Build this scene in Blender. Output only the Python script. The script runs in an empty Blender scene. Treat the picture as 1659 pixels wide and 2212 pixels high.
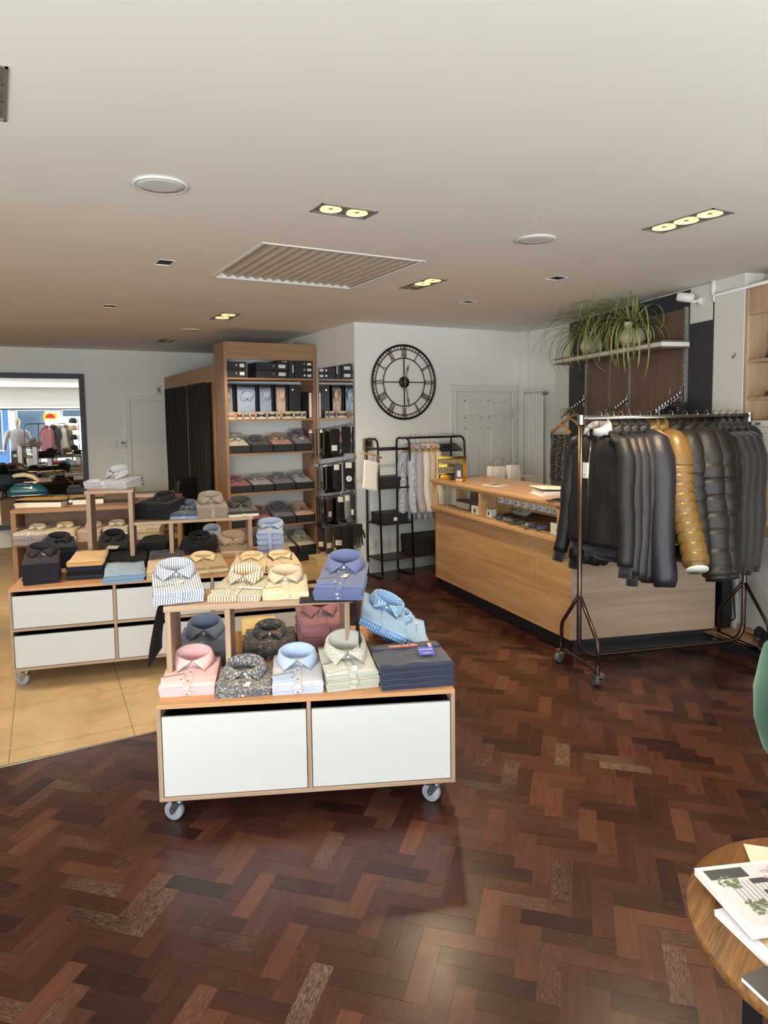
import bpy, math, random
from math import sin, cos, pi, radians, sqrt, atan2, degrees, hypot
from mathutils import Vector, Matrix, noise
sc = bpy.context.scene
C = sc.collection
# ------------------------------------------------------------------ camera
YAW, PITCH, ROLL, FPX, PX0, PY0, EYE = radians(29.2694), radians(4.4701), radians(0.77594), 1490.0, 829.5, 1014.13, 1.72
_f = Vector((sin(YAW)*cos(PITCH), cos(YAW)*cos(PITCH), -sin(PITCH)))
_r = Vector((cos(YAW), -sin(YAW), 0)); _d = _f.cross(_r)
CR = _r*cos(ROLL)+_d*sin(ROLL); CD = _d*cos(ROLL)-_r*sin(ROLL); CF = _f; CAM = Vector((0, 0, EYE))
cam = bpy.data.cameras.new('camera'); co = bpy.data.objects.new('camera', cam); C.objects.link(co)
cam.sensor_fit = 'VERTICAL'; cam.sensor_height = 24; cam.lens = FPX*24/2212
cam.shift_y = -(1106-PY0)/2212; cam.clip_start = .05
co.matrix_world = Matrix(((CR.x, -CD.x, -CF.x, CAM.x), (CR.y, -CD.y, -CF.y, CAM.y), (CR.z, -CD.z, -CF.z, CAM.z), (0, 0, 0, 1)))
sc.camera = co
def ray(x, y): return CF+CR*((x-PX0)/FPX)+CD*((y-PY0)/FPX)
def P(x, y, z):
    v = ray(x, y); return CAM+v*((z-EYE)/v.z)
def V(x, y, p0, ang):
    n = Vector((-sin(radians(ang)), cos(radians(ang)), 0)); v = ray(x, y)
    return CAM+v*(n.dot(Vector((p0[0], p0[1], 0))-Vector((0, 0, 0)))/n.dot(v)) if True else None
def zat(x, y, g):
    v = ray(x, y); return EYE+v.z*hypot(g[0], g[1])/hypot(v.x, v.y)
# ------------------------------------------------------------------ world, light, exposure
CZ = 2.706
w = bpy.data.worlds.new('daylight'); sc.world = w; w.use_nodes = True
bg = w.node_tree.nodes['Background']; sky = w.node_tree.nodes.new('ShaderNodeTexSky')
sky.sky_type = 'NISHITA'; sky.sun_elevation = radians(52); sky.sun_rotation = radians(150); sky.sun_disc = False
w.node_tree.links.new(sky.outputs[0], bg.inputs[0]); bg.inputs[1].default_value = .35
def light(name, typ, loc, energy, color, rot=None, target=None, **k):
    l = bpy.data.lights.new(name, typ); l.energy = energy; l.color = color
    for a, b in k.items(): setattr(l, a, b)
    o = bpy.data.objects.new(name, l); C.objects.link(o); o.location = loc
    if target: o.rotation_euler = (Vector(target)-Vector(loc)).to_track_quat('-Z', 'Y').to_euler()
    elif rot: o.rotation_euler = rot
    return o
DAY = (.93, .97, 1.0)
light('window_daylight', 'AREA', (-1.15, -2.45, 1.25), 300, DAY, target=(-.9, 1.5, 5.6), shape='RECTANGLE', size=2.6, size_y=1.7)
light('window_daylight', 'AREA', (3.1, -2.45, 1.25), 300, DAY, target=(2.9, 1.5, 5.6), shape='RECTANGLE', size=2.6, size_y=1.7)
light('sky_daylight', 'AREA', (.8, -5.4, 4.3), 380, DAY, target=(.8, .6, 0), shape='RECTANGLE', size=5.0, size_y=2.0)
light('added_side_fill', 'AREA', (-2.72, .1, 1.35), 120, DAY, target=(3.2, 4.6, 2.6), shape='RECTANGLE', size=3.4, size_y=1.6)  # fill panel added to brighten the deep walls; no side window is known
sun = light('sun', 'SUN', (2, -8, 9), 6.0, (1, .95, .86), target=(0, -11, 0), angle=.01)
sc.view_settings.view_transform = 'Standard'; sc.view_settings.look = 'None'; sc.view_settings.gamma = 1
sc.view_settings.use_curve_mapping = False; sc.view_settings.exposure = 0.0
sc.cycles.use_denoising = True
sc.cycles.max_bounces = 8; sc.cycles.transparent_max_bounces = 16; sc.cycles.glossy_bounces = 4; sc.cycles.diffuse_bounces = 4
sc.cycles.caustics_reflective = False; sc.cycles.caustics_refractive = False; sc.cycles.sample_clamp_indirect = 4
# ------------------------------------------------------------------ mesh builder
rnd = random.Random(7)
class MB:
    def __init__(s): s.v = []; s.f = []; s.sm = []
    def add(s, vs, fs, smooth=False, M=None):
        n = len(s.v)
        s.v += [tuple(M @ Vector(p)) for p in vs] if M else [tuple(p) for p in vs]
        s.f += [tuple(i+n for i in f) for f in fs]; s.sm += [smooth]*len(fs); return s
    def box(s, x0, y0, z0, x1, y1, z1, b=0, M=None):
        if x0 > x1: x0, x1 = x1, x0
        if y0 > y1: y0, y1 = y1, y0
        if z0 > z1: z0, z1 = z1, z0
        b = min(b, (x1-x0)*.45, (y1-y0)*.45, (z1-z0)*.45)
        c = (Vector((x0, y0, z0)), Vector((x1, y1, z1)))
        if b <= 0:
            vs = [(c[i].x, c[j].y, c[k].z) for i in (0, 1) for j in (0, 1) for k in (0, 1)]
            return s.add(vs, [(0, 1, 3, 2), (4, 6, 7, 5), (0, 4, 5, 1), (2, 3, 7, 6), (0, 2, 6, 4), (1, 5, 7, 3)], False, M)
        ix = {}; vs = []
        for i in (0, 1):
            for j in (0, 1):
                for k in (0, 1):
                    p = [c[i].x, c[j].y, c[k].z]; sg = [1-2*i, 1-2*j, 1-2*k]
                    for a in range(3):
                        q = [p[t]+(0 if t == a else sg[t]*b) for t in range(3)]
                        ix[i, j, k, a] = len(vs); vs.append(q)
        fs = []
        for a in range(3):
            o = [t for t in range(3) if t != a]
            for e in (0, 1):
                q = []
                for (m, n) in ((0, 0), (1, 0), (1, 1), (0, 1)):
                    t = [0, 0, 0]; t[a] = e; t[o[0]] = m; t[o[1]] = n; q.append(ix[(*t, a)])
                fs.append(q)
            for m in (0, 1):
                for n in (0, 1):
                    t0 = [0, 0, 0]; t0[o[0]] = m; t0[o[1]] = n; t1 = list(t0); t1[a] = 1
                    fs.append([ix[(*t0, o[0])], ix[(*t1, o[0])], ix[(*t1, o[1])], ix[(*t0, o[1])]])
        for i in (0, 1):
            for j in (0, 1):
                for k in (0, 1): fs.append([ix[i, j, k, a] for a in range(3)])
        return s.add(vs, fs, False, M)
    def loft(s, rings, cap=True, smooth=True, M=None, close=True):
        n = len(rings[0]); vs = [p for r in rings for p in r]; fs = []
        for i in range(len(rings)-1):
            for j in range(n if close else n-1):
                k = (j+1) % n; fs.append((i*n+j, i*n+k, (i+1)*n+k, (i+1)*n+j))
        if cap and close: fs += [tuple(reversed(range(n))), tuple(range((len(rings)-1)*n, len(rings)*n))]
        return s.add(vs, fs, smooth, M)
    def tube(s, pts, r, n=8, cap=True, M=None):
        pts = [Vector(p) for p in pts]; rs = r if isinstance(r, (list, tuple)) else [r]*len(pts); rings = []; pu = None
        for i, p in enumerate(pts):
            t = (pts[min(i+1, len(pts)-1)]-pts[max(i-1, 0)]).normalized()
            if pu is None: pu = t.orthogonal().normalized()
            pu = (pu-t*pu.dot(t)); pu = pu.normalized() if pu.length > 1e-6 else t.orthogonal().normalized()
            q = t.cross(pu)
            rings.append([p+(pu*cos(2*pi*j/n)+q*sin(2*pi*j/n))*rs[i] for j in range(n)])
        return s.loft(rings, cap, True, M)
    def cyl(s, p, q, r, r2=None, n=14, M=None):
        p, q = Vector(p), Vector(q); t = (q-p).normalized(); u = t.orthogonal().normalized(); w_ = t.cross(u); r2 = r if r2 is None else r2
        A = [p+(u*cos(2*pi*j/n)+w_*sin(2*pi*j/n))*r for j in range(n)]; B = [q+(u*cos(2*pi*j/n)+w_*sin(2*pi*j/n))*r2 for j in range(n)]
        s.add(A+B, [(j, (j+1) % n, n+(j+1) % n, n+j) for j in range(n)], True, M)
        return s.add(A+B, [tuple(reversed(range(n))), tuple(range(n, 2*n))], False, M)
    def lathe(s, prof, n=24, M=None):
        return s.loft([[(r*cos(2*pi*j/n), r*sin(2*pi*j/n), z) for j in range(n)] for r, z in prof], True, True, M)
    def prism(s, poly, z0, z1, M=None):
        n = len(poly); vs = [(x, y, z0) for x, y in poly]+[(x, y, z1) for x, y in poly]
        return s.add(vs, [tuple(reversed(range(n))), tuple(range(n, 2*n))]+[(j, (j+1) % n, n+(j+1) % n, n+j) for j in range(n)], False, M)
    def grid(s, fn, nu, nv, smooth=True, M=None):
        vs = [fn(i/nu, j/nv) for j in range(nv+1) for i in range(nu+1)]
        return s.add(vs, [(j*(nu+1)+i, j*(nu+1)+i+1, (j+1)*(nu+1)+i+1, (j+1)*(nu+1)+i) for j in range(nv) for i in range(nu)], smooth, M)
    def torus(s, c, R, r, n=48, m=8, M=None):
        c = Vector(c); vs = []
        for i in range(n):
            a = 2*pi*i/n
            for j in range(m):
                b = 2*pi*j/m; vs.append(c+Vector(((R+r*cos(b))*cos(a), (R+r*cos(b))*sin(a), r*sin(b))))
        return s.add(vs, [(i*m+j, ((i+1) % n)*m+j, ((i+1) % n)*m+(j+1) % m, i*m+(j+1) % m) for i in range(n) for j in range(m)], True, M)
    def build(s, name, mat, parent=None, loc=None, rot=None):
        me = bpy.data.meshes.new(name); me.from_pydata(s.v, [], s.f)
        me.polygons.foreach_set('use_smooth', s.sm); me.materials.append(mat); me.update()
        o = bpy.data.objects.new(name, me); C.objects.link(o)
        if parent: o.parent = parent
        if loc is not None: o.location = loc
        if rot is not None: o.rotation_euler = rot
        return o
def tag(o, label, cat, group=None):
    o['label'] = label; o['category'] = cat
    if group: o['group'] = group
    return o
def thing(name, label, cat, loc=(0, 0, 0), rz=0, group=None, rot=None):
    o = bpy.data.objects.new(name, None); C.objects.link(o); o.empty_display_size = .05
    o.location = loc; o.rotation_euler = rot or (0, 0, rz); return tag(o, label, cat, group)
def struct(o): o['kind'] = 'structure'; return o
def copy_tree(o, parent=None):
    c = o.copy(); C.objects.link(c)
    if parent: c.parent = parent
    for ch in list(o.children): copy_tree(ch, c)
    return c
def RX(a): return Matrix.Rotation(a, 4, 'X')
def RY(a): return Matrix.Rotation(a, 4, 'Y')
def RZ(a): return Matrix.Rotation(a, 4, 'Z')
def T(x, y, z): return Matrix.Translation((x, y, z))
def text(name, s_, size, mat, parent, loc, rot, shear=0, ext=.0006, bold=0, align='CENTER', sx=1):
    cu = bpy.data.curves.new(name, 'FONT'); cu.body = s_; cu.size = size; cu.shear = shear; cu.extrude = ext; cu.offset = bold
    cu.align_x = align; cu.align_y = 'CENTER'; cu.resolution_u = 3
    o = bpy.data.objects.new('text_source', cu); me = bpy.data.meshes.new_from_object(o); bpy.data.objects.remove(o)
    me.materials.clear(); me.materials.append(mat); me.name = name
    o = bpy.data.objects.new(name, me); C.objects.link(o); o.parent = parent; o.location = loc; o.rotation_euler = rot; o.scale = (sx, 1, 1); return o
# ------------------------------------------------------------------ materials
def srgb(r, g, b):
    return tuple((c/255/12.92 if c/255 <= .04045 else ((c/255+.055)/1.055)**2.4) for c in (r, g, b))+(1,)
class NT:
    def __init__(s, name):
        s.m = bpy.data.materials.new(name); s.m.use_nodes = True; s.t = s.m.node_tree; s.b = s.t.nodes['Principled BSDF']; s.out = s.t.nodes['Material Output']
        s._c = None
    def n(s, typ, ins=(), **k):
        x = s.t.nodes.new('ShaderNode'+typ)
        for a, b in k.items(): setattr(x, a, b)
        for i, v in (ins.items() if isinstance(ins, dict) else enumerate(ins)):
            if v is None: continue
            if hasattr(v, 'is_linked'): s.t.links.new(v, x.inputs[i])
            else: x.inputs[i].default_value = v
        return x
    def obj(s, scale=(1, 1, 1), rot=(0, 0, 0)):
        if s._c is None: s._c = s.n('TexCoord').outputs['Object']
        return s.n('Mapping', {'Vector': s._c, 'Scale': scale, 'Rotation': rot}).outputs[0]
    def math(s, op, a, b=None, c=None): return s.n('Math', [a, b, c][:3 if c is not None else (2 if b is not None else 1)], operation=op).outputs[0]
    def noise(s, vec, scale, detail=3, rough=.5, dist=0): return s.n('TexNoise', {'Vector': vec, 'Scale': scale, 'Detail': detail, 'Roughness': rough, 'Distortion': dist}).outputs[0]
    def ramp(s, fac, *stops, interp='LINEAR'):
        r = s.n('ValToRGB', [fac]); e = r.color_ramp; e.interpolation = interp
        while len(e.elements) < len(stops): e.elements.new(.5)
        for el, (p, c) in zip(e.elements, stops): el.position = p; el.color = c
        return r.outputs[0]
    def mix(s, fac, a, b, mode='MIX'):
        x = s.n('Mix', data_type='RGBA', blend_type=mode)
        for i, v in ((0, fac), (6, a), (7, b)):
            if hasattr(v, 'is_linked'): s.t.links.new(v, x.inputs[i])
            else: x.inputs[i].default_value = v
        return x.outputs[2]
    def set(s, **k):
        for a, v in k.items():
            i = s.b.inputs[a.replace('_', ' ')]
            if hasattr(v, 'is_linked'): s.t.links.new(v, i)
            else: i.default_value = v
        return s
    def bump(s, h, strength=.2, dist=.01):
        s.t.links.new(s.n('Bump', {'Height': h, 'Strength': strength, 'Distance': dist}).outputs[0], s.b.inputs['Normal']); return s
MATS = {}
def plain(name, rgb, rough=.5, metal=0, var=.06, nscale=8, bump=0, **k):
    if name in MATS: return MATS[name]
    t = NT(name); c = srgb(*rgb)
    n = t.noise(t.obj(), nscale, 2)
    col = t.ramp(n, (.25, tuple(x*(1-var) for x in c[:3])+(1,)), (.75, tuple(min(1, x*(1+var)) for x in c[:3])+(1,)))
    t.set(Base_Color=col, Roughness=rough, Metallic=metal, **k)
    if bump: t.bump(t.noise(t.obj(), nscale*6, 3), bump, .004)
    MATS[name] = t.m; return t.m
def wood(name, dark, light, axis='X', sc_=1.0, rough=.45, streak=.5, coat=0):
    if name in MATS: return MATS[name]
    t = NT(name); k = {'X': (1.2, 14, 14), 'Y': (14, 1.2, 14), 'Z': (14, 14, 1.2)}[axis]; k = tuple(a*sc_ for a in k)
    kf = tuple(a*(7 if a > 5*sc_ else 1.5) for a in k)
    v = t.obj(k); a = t.noise(v, 1.0, 5, .55, 1.2); b = t.noise(t.obj(kf), 1.0, 3, .6)
    f = t.math('ADD', t.math('MULTIPLY', a, 1-streak*.5), t.math('MULTIPLY', b, streak*.5))
    t.set(Base_Color=t.ramp(f, (.3, srgb(*dark)), (.68, srgb(*light))), Roughness=rough, Coat_Weight=coat)
    t.bump(b, .08, .002); MATS[name] = t.m; return t.m
def fab(name, rgb, pat=None, c2=None, c3=None, s=.01, duty=.5, rough=.85, weave=.1, var=.12, sheen=.25):
    if name in MATS: return MATS[name]
    t = NT(name); A = srgb(*rgb); B = srgb(*(c2 or rgb)); D = srgb(*(c3 or c2 or rgb))
    v = t.obj(); sep = t.n('SeparateXYZ', [v]); X, Y, Z = sep.outputs
    yz = t.math('SUBTRACT', Y, Z)
    band = lambda q, w_, d: t.math('LESS_THAN', t.math('FRACT', t.math('DIVIDE', t.math('ADD', q, 7.0), w_)), d)
    col = A
    if pat == 'vstripe': col = t.mix(band(t.math('ADD', X, Y), s, duty), A, B)
    if pat == 'stripe': col = t.mix(band(X, s, duty), A, B)
    elif pat == 'check':
        col = t.mix(t.math('MULTIPLY', t.math('ADD', band(X, s, duty), band(yz, s, duty)), .5), A, B)
    elif pat == 'dots':
        g = t.math('MULTIPLY', t.math('SINE', t.math('MULTIPLY', t.math('ADD', X, yz), 2*pi/s)), t.math('SINE', t.math('MULTIPLY', t.math('SUBTRACT', X, yz), 2*pi/s)))
        col = t.mix(t.math('GREATER_THAN', g, duty), A, B)
        col = t.mix(t.math('LESS_THAN', g, -duty*1.1), col, D)
    elif pat == 'floral':
        vo = t.n('TexVoronoi', {'Vector': v, 'Scale': 1/s, 'Randomness': 1.0}); nz = t.noise(v, .6/s, 3, .6, .5)
        col = t.ramp(vo.outputs['Distance'], (.0, B), (.3, D), (.42, A), interp='CONSTANT')
        col = t.mix(t.math('GREATER_THAN', nz, .55), col, A)
        hue = t.n('SeparateColor', [vo.outputs['Color']]).outputs[0]
        col = t.mix(t.math('GREATER_THAN', hue, .8), col, t.mix(.35, col, D))
    elif pat == 'heather': col = t.ramp(t.noise(t.obj((1, 1, 1)), 1/s, 4, .75), (.4, A), (.62, B))
    elif pat == 'speck':
        vo = t.n('TexVoronoi', {'Vector': v, 'Scale': 1/s, 'Randomness': 1.0}); col = t.mix(t.math('LESS_THAN', vo.outputs['Distance'], duty), A, B)
    n = t.noise(v, 18, 3)
    col = t.mix(1.0, col, t.ramp(n, (.25, (1-var,)*3+(1,)), (.75, (1, 1, 1, 1))), 'MULTIPLY')
    t.set(Base_Color=col, Roughness=rough, Sheen_Weight=sheen)
    t.bump(t.math('ADD', t.noise(v, 40, 3), t.math('MULTIPLY', t.noise(v, 900, 1), weave)), .35, .008); MATS[name] = t.m; return t.m
def clear(name, rough=.05, amount=.2, tint=(255, 255, 255), bump=0):
    if name in MATS: return MATS[name]
    t = NT(name); t.t.nodes.remove(t.b)
    g = t.n('BsdfGlossy', {'Color': (1, 1, 1, 1), 'Roughness': rough}); tr = t.n('BsdfTransparent', [srgb(*tint)])
    lw = t.n('LayerWeight', [.35]); f = t.math('ADD', t.math('MULTIPLY', lw.outputs['Facing'], amount*1.5), amount*.3)
    if bump: t.t.links.new(t.n('Bump', {'Height': t.noise(t.obj(), 28, 3, .6, 1.0), 'Strength': bump, 'Distance': .02}).outputs[0], g.inputs['Normal'])
    mx = t.n('MixShader', [f, tr.outputs[0], g.outputs[0]]); t.t.links.new(mx.outputs[0], t.out.inputs[0]); MATS[name] = t.m; return t.m
def emit(name, rgb, strength):
    if name in MATS: return MATS[name]
    t = NT(name); t.set(Base_Color=srgb(*rgb), Emission_Color=srgb(*rgb), Emission_Strength=strength); MATS[name] = t.m; return t.m
CEIL = plain('ceiling_paint', (234, 230, 222), .9, var=.025, nscale=1.3)
WALL = plain('white_wall_paint', (236, 235, 230), .85, var=.02, nscale=2)
GREYWALL = plain('charcoal_wall_paint', (62, 62, 66), .8, var=.04)
WHITE = plain('white_gloss_paint', (226, 225, 220), .4, var=.01)
LACQ = plain('white_lacquer', (204, 204, 201), .28, var=.008)
OAK = wood('honey_oak', (174, 128, 84), (212, 168, 120), 'X', .8, .38, .4, .15)
OAKZ = wood('honey_oak_upright', (174, 128, 84), (210, 166, 118), 'Z', .8, .4, .4, .1)
OAKD = wood('brown_oak_upright', (136, 103, 75), (166, 130, 98), 'Z', .8, .45, .4)
OAKDX = wood('brown_oak', (138, 104, 76), (170, 133, 100), 'X', .8, .45, .4)
PANEL = wood('walnut_panel', (104, 82, 68), (126, 101, 84), 'Z', 1.2, .55, .5)
ASH = wood('pale_ash_laminate', (150, 128, 108), (184, 160, 138), 'X', .9, .42, .6)
CARTX = wood('driftwood_edge', (150, 122, 98), (186, 158, 132), 'X', 1.2, .5, .8)
CARTZ = wood('driftwood_edge_upright', (142, 116, 94), (182, 154, 128), 'Z', 1.2, .5, .8)
CARTTOP = wood('driftwood_top', (176, 128, 86), (206, 160, 116), 'X', 1.0, .42, .5)
RUST = wood('rustic_brown_board', (62, 42, 26), (158, 108, 58), 'X', 2.2, .4, .9)
BLACK = plain('black_plastic', (24, 24, 26), .4)
BLACKM = plain('matt_black_card', (34, 34, 37), .6)
BLKMET = plain('black_powder_coat', (26, 25, 27), .38, .3)
CHROME = plain('chrome', (200, 200, 205), .16, 1, var=.02)
STEEL = plain('brushed_steel', (150, 148, 142), .32, 1, var=.08, nscale=20)
BRONZE = plain('brown_steel_tube', (84, 70, 62), .3, .9, var=.15, nscale=14)
BRASS = plain('polished_brass', (222, 176, 70), .12, 1, var=.02)
BRASSD = plain('brushed_brass_plate', (150, 128, 84), .34, 1, var=.06, nscale=30)
GOLDP = plain('antique_gold_paint', (134, 108, 74), .5, .4, var=.1)
PAPER = plain('white_paper', (238, 236, 230), .7, var=.015)
CARD = plain('cream_card', (226, 214, 190), .7, var=.03)
KRAFT = plain('ochre_card', (206, 164, 86), .6, var=.05)
INK = plain('dark_print', (40, 38, 40), .6)
GREYW = plain('grey_rubber_wheel', (150, 154, 162), .45, var=.04)
ZINC = plain('zinc_plate', (176, 178, 182), .26, 1, var=.05)
GLASS = clear('clear_glass', .02, .10, (252, 254, 252))
POLY = clear('clear_polybag', .1, .2, (254, 254, 254), .9)
t = NT('mirror_glass'); t.set(Base_Color=(.9, .91, .91, 1), Metallic=1.0, Roughness=.005); MIRROR = t.m
PLAST = clear('clear_collar_plastic', .12, .3, (240, 244, 248), .4)
# ------------------------------------------------------------------ floor
YB, XB = 3.835, 2.2
def herringbone():
    L, W, g = .238, .0705, .00055
    t = NT('worn_parquet')
    uv = t.n('UVMap', uv_map='grain').outputs[0]; at = t.n('Attribute', attribute_name='block'); sp = t.n('SeparateColor', [at.outputs['Color']]).outputs
    off = t.n('VectorMath', [t.n('CombineXYZ', [t.math('MULTIPLY', sp[0], 37.0), t.math('MULTIPLY', sp[1], 53.0), 0.0]).outputs[0], uv], operation='ADD').outputs[0]
    gr = t.noise(t.n('Mapping', {'Vector': off, 'Scale': (5, 70, 1)}).outputs[0], 1.0, 4, .6, .8)
    fig = t.noise(t.n('Mapping', {'Vector': off, 'Scale': (3, 22, 1)}).outputs[0], 1.0, 2, .5, 1.5)
    tone = t.math('ADD', t.math('MULTIPLY', sp[0], .78), t.math('MULTIPLY', fig, .22))
    base = t.ramp(tone, (.1, srgb(42, 24, 19)), (.4, srgb(63, 36, 28)), (.62, srgb(77, 45, 35)), (.94, srgb(98, 58, 43)))
    base = t.mix(1.0, base, t.ramp(gr, (.3, (.72, .72, .72, 1)), (.7, (1.12, 1.12, 1.12, 1))), 'MULTIPLY')
    wn = t.noise(t.n('Mapping', {'Vector': off, 'Scale': (34, 260, 1)}).outputs[0], 1.0, 6, .8)
    wl = t.noise(t.obj(), 2.2, 3, .6)
    wear = t.math('MULTIPLY', t.n('MapRange', [t.math('ADD', wn, t.math('MULTIPLY', t.math('SUBTRACT', sp[1], .5), .16)), .53, .62, 0.0, 1.0]).outputs[0], t.n('MapRange', [t.math('ADD', t.math('MULTIPLY', wl, .55), t.math('MULTIPLY', sp[2], .55)),  .70, .88, .0, .42]).outputs[0])
    base = t.mix(wear, base, srgb(150, 128, 108))
    t.set(Base_Color=base, Roughness=t.math('ADD', t.math('ADD', .2, t.math('MULTIPLY', wear, .35)), t.math('MULTIPLY', t.noise(t.obj(), 5, 4), .16)), Specular_IOR_Level=.36)
    t.bump(t.math('ADD', t.math('MULTIPLY', gr, .5), t.math('MULTIPLY', t.noise(t.obj(), 9, 2), .7)), .07, .004)
    vs, fs, uvs, cols = [], [], [], []
    ang = radians(45); ax = Vector((sin(ang), cos(ang))); bx = Vector((-cos(ang), sin(ang)))
    n = L/W; r = random.Random(3)
    def blk(a0, b0, la, lb, horiz):
        ctr = ax*((a0+la/2)*W)+bx*((b0+lb/2)*W)
        if not (-2.7 < ctr.x < 5.75 and -2.4 < ctr.y < 6.65): return
        q = [(a0*W+g, b0*W+g), ((a0+la)*W-g, b0*W+g), ((a0+la)*W-g, (b0+lb)*W-g), (a0*W+g, (b0+lb)*W-g)]
        pts = [ax*p+bx*s_ for p, s_ in q]
        if (max(p.x for p in pts) < XB and min(p.y for p in pts) > YB) or (min(p.y for p in pts) > 6.62 and max(p.x for p in pts) < 3.34): return
        k = len(vs); h = r.uniform(-.0002, .0002); tx, ty = r.gauss(0, .0012), r.gauss(0, .0012)
        vs.extend((p.x, p.y, h+tx*(p.x-ctr.x)+ty*(p.y-ctr.y)) for p in pts); fs.append((k, k+1, k+2, k+3))
        u = [(0, 0), (L, 0), (L, W), (0, W)] if horiz else [(0, W), (0, 0), (L, 0), (L, W)]
        uvs.extend(u); c = (min(1, max(0, r.gauss(.56 if horiz else .36, .2))), r.random(), r.random(), 1); cols.extend([c]*4)  # one laying direction is toned lighter: grain sheen put into the block colour
    for m in range(-30, 31):
        for k in range(-140, 160):
            a0, b0 = k+m*n, k-m*n
            blk(a0, b0, n, 1, True); blk(a0, b0+1, 1, n, False)
    me = bpy.data.meshes.new('floor'); me.from_pydata(vs, [], fs)
    me.uv_layers.new(name='grain'); me.color_attributes.new('block', 'FLOAT_COLOR', 'CORNER'); vi = [l.vertex_index for l in me.loops]
    me.uv_layers['grain'].data.foreach_set('uv', [q for v in vi for q in uvs[v]]); me.color_attributes['block'].data.foreach_set('color', [q for v in vi for q in cols[v]])
    me.materials.append(t.m); o = bpy.data.objects.new('floor', me); C.objects.link(o); struct(o)
    mb = MB(); mb.box(-2.7, -2.4, -.06, 5.8, 6.7, -.0015)
    struct(mb.build('floor_base', plain('parquet_joint', (112, 88, 68), .8)))
herringbone()
def tile_floor():
    t = NT('ochre_stone_tile'); v = t.obj(rot=(0, 0, radians(3.0)))
    sx, sy, _ = t.n('SeparateXYZ', [v]).outputs
    ln = lambda q, o: t.math('GREATER_THAN', t.math('ABSOLUTE', t.math('SUBTRACT', t.math('FRACT', t.math('DIVIDE', t.math('ADD', q, o), .605)), .5)), .4968)
    gro = t.math('MAXIMUM', ln(sx, 6.05-.375+.0), ln(sy, 6.05-4.60))
    col = t.ramp(t.noise(t.obj(), 3.5, 6, .65, .6), (.3, srgb(176, 146, 104)), (.7, srgb(206, 178, 134)))
    t.set(Base_Color=t.mix(gro, col, srgb(112, 92, 66)), Roughness=.5); t.bump(t.noise(t.obj(), 14, 4), .06, .003)
    mb = MB(); mb.box(-2.7, YB, -.06, XB, 10.7, .0006); mb.box(XB, 6.62, -.06, 3.34, 10.7, .0006)
    struct(mb.build('floor', t.m))
    mb = MB(); mb.box(-2.7, YB-.012, .0, XB+.012, YB+.004, .003, .001); mb.box(XB-.004, YB, .0, XB+.012, 6.62, .003, .001)
    struct(mb.build('trim_1', STEEL))
tile_floor()
# ------------------------------------------------------------------ ceiling with its openings
HOLES = {'vent': (1.375, 3.815, 2.45, 4.87), 'a': (3.098, 2.214, 3.262, 2.64), 'b': (1.37, 2.998, 1.667, 3.142), 'c': (2.78, 4.25, 2.943, 4.694),
         'd': (1.916, 6.5, 2.1, 6.935), 'e': (1.855, 8.89, 2.03, 9.28), 'f': (-.09, 2.26, .08, 2.66), 'g': (-.3, 5.1, -.13, 5.54), 'h': (-.36, 6.75, -.19, 7.19),
         's1': (.94, 4.49, 1.03, 4.65), 's2': (3.58, 3.80, 3.69, 3.92), 's3': (3.62, 4.95, 3.72, 5.06), 's4': (.87, 6.44, .97, 6.58)}
def ceiling():
    xs = sorted({-2.7, 5.8, *[h[i] for h in HOLES.values() for i in (0, 2)]}); ys = sorted({-2.4, 10.75, *[h[i] for h in HOLES.values() for i in (1, 3)]})
    ix = {(i, j): j*len(xs)+i for i in range(len(xs)) for j in range(len(ys))}
    vs = [(x, y, CZ) for y in ys for x in xs]; fs = []
    for i in range(len(xs)-1):
        for j in range(len(ys)-1):
            mx, my = (xs[i]+xs[i+1])/2, (ys[j]+ys[j+1])/2
            if any(h[0] < mx < h[2] and h[1] < my < h[3] for h in HOLES.values()): continue
            fs.append((ix[i, j], ix[i, j+1], ix[i+1, j+1], ix[i+1, j]))
    mb = MB(); mb.add(vs, fs); struct(mb.build('ceiling', CEIL))
    mb = MB(); mb.box(-2.7, -2.4, CZ+.22, 5.8, 10.75, CZ+.26); struct(mb.build('ceiling_slab', CEIL))
ceiling()
# ------------------------------------------------------------------ walls
def wall(name, poly, z0=0, z1=CZ, mat=WALL): return struct(MB().prism(poly, z0, z1).build(name, mat))
RW = lambda y: 5.5-.3*(5.63-y)                                    # face of the slanted right wall
wall('wall_back', [(3.343, 6.57), (5.64, 6.57), (5.64, 6.75), (3.343, 6.75)])
wall('wall_side', [(3.343, 6.752), (3.48, 6.752), (3.48, 10.6), (3.343, 10.6)])
wall('wall_recess', [(2.262, 7.965), (3.343, 7.965), (3.343, 8.02), (2.262, 8.02)], 0, 2.3)
wall('wall_far', [(-2.7, 10.6), (3.48, 10.6), (3.48, 10.75), (-2.7, 10.75)])
wall('wall_left', [(-2.7, 1.85), (-2.6, 1.85), (-2.6, 10.6), (-2.7, 10.6)])
struct(MB().box(-2.7, -2.3, 0, -2.6, 1.849, .5).build('wall_left_sill', WALL)); struct(MB().box(-2.7, -2.3, 2.2, -2.6, 1.849, CZ).build('wall_left_head', WALL))  # wall opened here only for the added side window
added_win = struct(thing('added_side_window', 'x', 'x', (-2.65, 0, 0))); del added_win['label'], added_win['category']  # unseen window, added so the side fill light can enter
mb = MB(); mb.box(-.03, -2.25, .5, .03, -2.19, 2.2); mb.box(-.03, 1.79, .5, .03, 1.85, 2.2); mb.box(-.03, -2.25, .5, .03, 1.85, .56); mb.box(-.03, -2.25, 2.15, .03, 1.85, 2.2); mb.build('window_frame', GREYWALL, added_win)
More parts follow.
